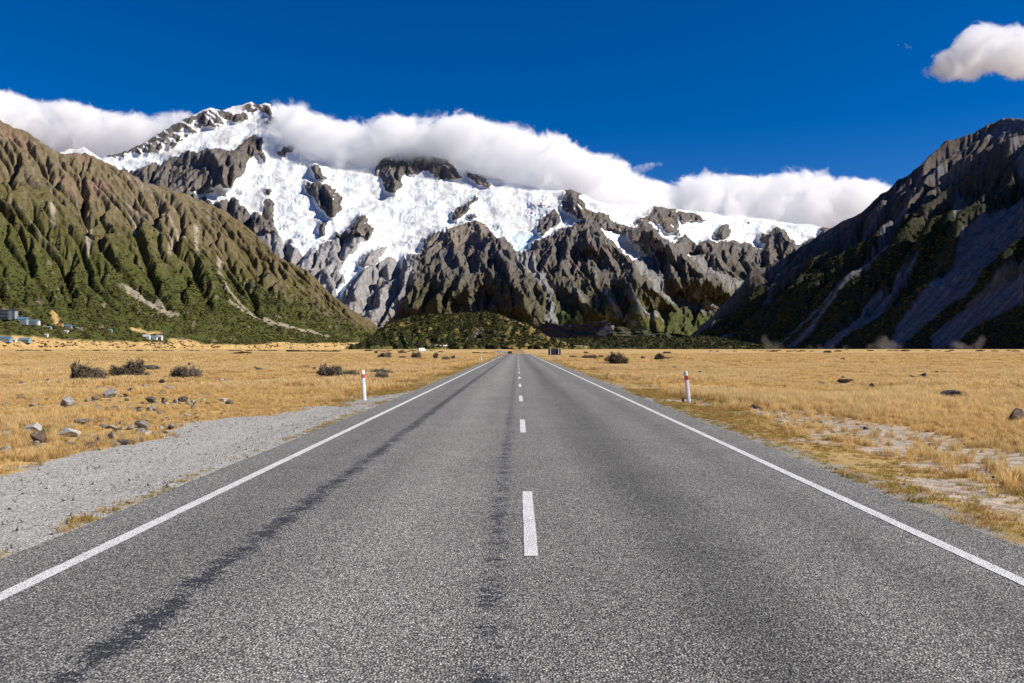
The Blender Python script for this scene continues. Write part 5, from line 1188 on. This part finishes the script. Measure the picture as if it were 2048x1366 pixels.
P_, R_ = fill_cloud(CT, CB, bank_depth, 12, 30, 500); R_ = [r*1.3+58 for r in R_]
tag(cloud_object('cloud_bank', P_, R_, 66.0, cloud_m), 'long white billowing cloud bank lying along the snowy ridge', 'cloud')
P_, R_ = fill_cloud([(-260, 150), (-120, 172), (0, 188), (30, 194), (60, 209), (100, 212), (130, 209), (180, 219), (210, 229), (240, 235), (275, 233), (300, 245), (320, 239), (350, 229), (375, 228), (395, 240)],
                    [(-260, 300), (0, 300), (60, 305), (130, 306), (170, 304), (205, 330), (245, 330), (275, 325), (310, 310), (350, 290), (395, 262)], lambda x: 8250, 13, 32, 420); R_ = [r*1.2+50 for r in R_]
tag(cloud_object('cloud_bank', P_, R_, 66.0, cloud_m), 'white cloud bank behind the sunlit brown mountainside', 'cloud')
def U(*pts): return [(1740+x/6.65, 20+y/6.65) for x, y in pts]
P_, R_ = fill_cloud(U((680, 915), (760, 790), (850, 680), (960, 560), (1200, 400), (1300, 265), (1420, 205), (1520, 165), (1660, 230), (1750, 215), (1920, 210), (2048, 235), (2300, 260), (2700, 420), (2900, 600)),
                    U((680, 930), (760, 880), (860, 850), (1040, 900), (1400, 860), (1650, 760), (1720, 780), (1900, 880), (2048, 860), (2300, 900), (2700, 800), (2900, 640)), lambda x: 4300, 8, 24, 300); R_ = [r*1.1+14 for r in R_]
tag(cloud_object('cumulus_cloud', P_, R_, 34.0, volume_mat('cumulus', 0.012, 0.0075, erode=1.75, soft=0.38, nlo=.33, nhi=.66)), 'white cumulus cloud high in the blue sky above the dark mountain', 'cloud')
P_, R_ = fill_cloud([(1228, 362), (1245, 346), (1258, 332), (1275, 327), (1300, 322), (1325, 319), (1348, 320)], [(1228, 366), (1245, 360), (1262, 358), (1280, 350), (1300, 340), (1325, 332), (1348, 323)], lambda x: 6300, 6, 9, 90)
wisp_m = volume_mat('wisp', 0.006, 0.010, erode=1.3, soft=1.0)
tag(cloud_object('wispy_cloud', P_, R_, 15.0, wisp_m), 'thin wispy cloud streak just above the middle of the cloud bank', 'cloud')
P_, R_ = fill_cloud([(1784, 84), (1795, 80), (1808, 83), (1822, 90), (1832, 96)], [(1784, 86), (1795, 92), (1808, 98), (1822, 101), (1832, 98)], lambda x: 4300, 5, 5, 50)
tag(cloud_object('wispy_cloud', P_, R_, 8.0, wisp_m), 'tiny faint cloud scrap left of the high cumulus', 'cloud')
# dust blown up from the river bed at the foot of the right mountain
dust_m = volume_mat('dust', 0.003, 0.04, (0.99, 0.96, 0.93), erode=.8, soft=1.3)
for lab, spots in (('pale dust plume rising at the left foot of the shaded mountain', ((1536, 690, 7), (1530, 682, 6), (1528, 676, 4), (1548, 693, 6), (1560, 694, 5))),
                   ('pale dust plume rising from the plain below the big scree fan', ((1772, 692, 9), (1766, 684, 8), (1770, 676, 5), (1785, 691, 8), (1755, 692, 6), (1740, 694, 5), (1800, 693, 5))),
                   ('faint dust cloud low on the plain at far right', ((1915, 692, 7), (1908, 687, 6), (1925, 694, 6), (1960, 686, 6), (1964, 680, 5), (1955, 692, 6), (1940, 695, 5))),
                   ('faint low dust veil along the middle foot of the shaded mountain', ((1640, 694, 4), (1665, 693, 4), (1620, 694, 4), (1690, 695, 4)))):
    P_ = []; R_ = []
    for px, py, r in spots:
        for k_ in range(5): P_.append(at(px+rc.randn()*r*.5, py+rc.randn()*r*.4, 1480+rc.rand()*60)); R_.append(r*(.7+.8*rc.rand())*1500/FPX+4)
    tag(cloud_object('dust_plume', P_, R_, 4.5, dust_m), lab, 'dust', 'dust plumes at the mountain foot')
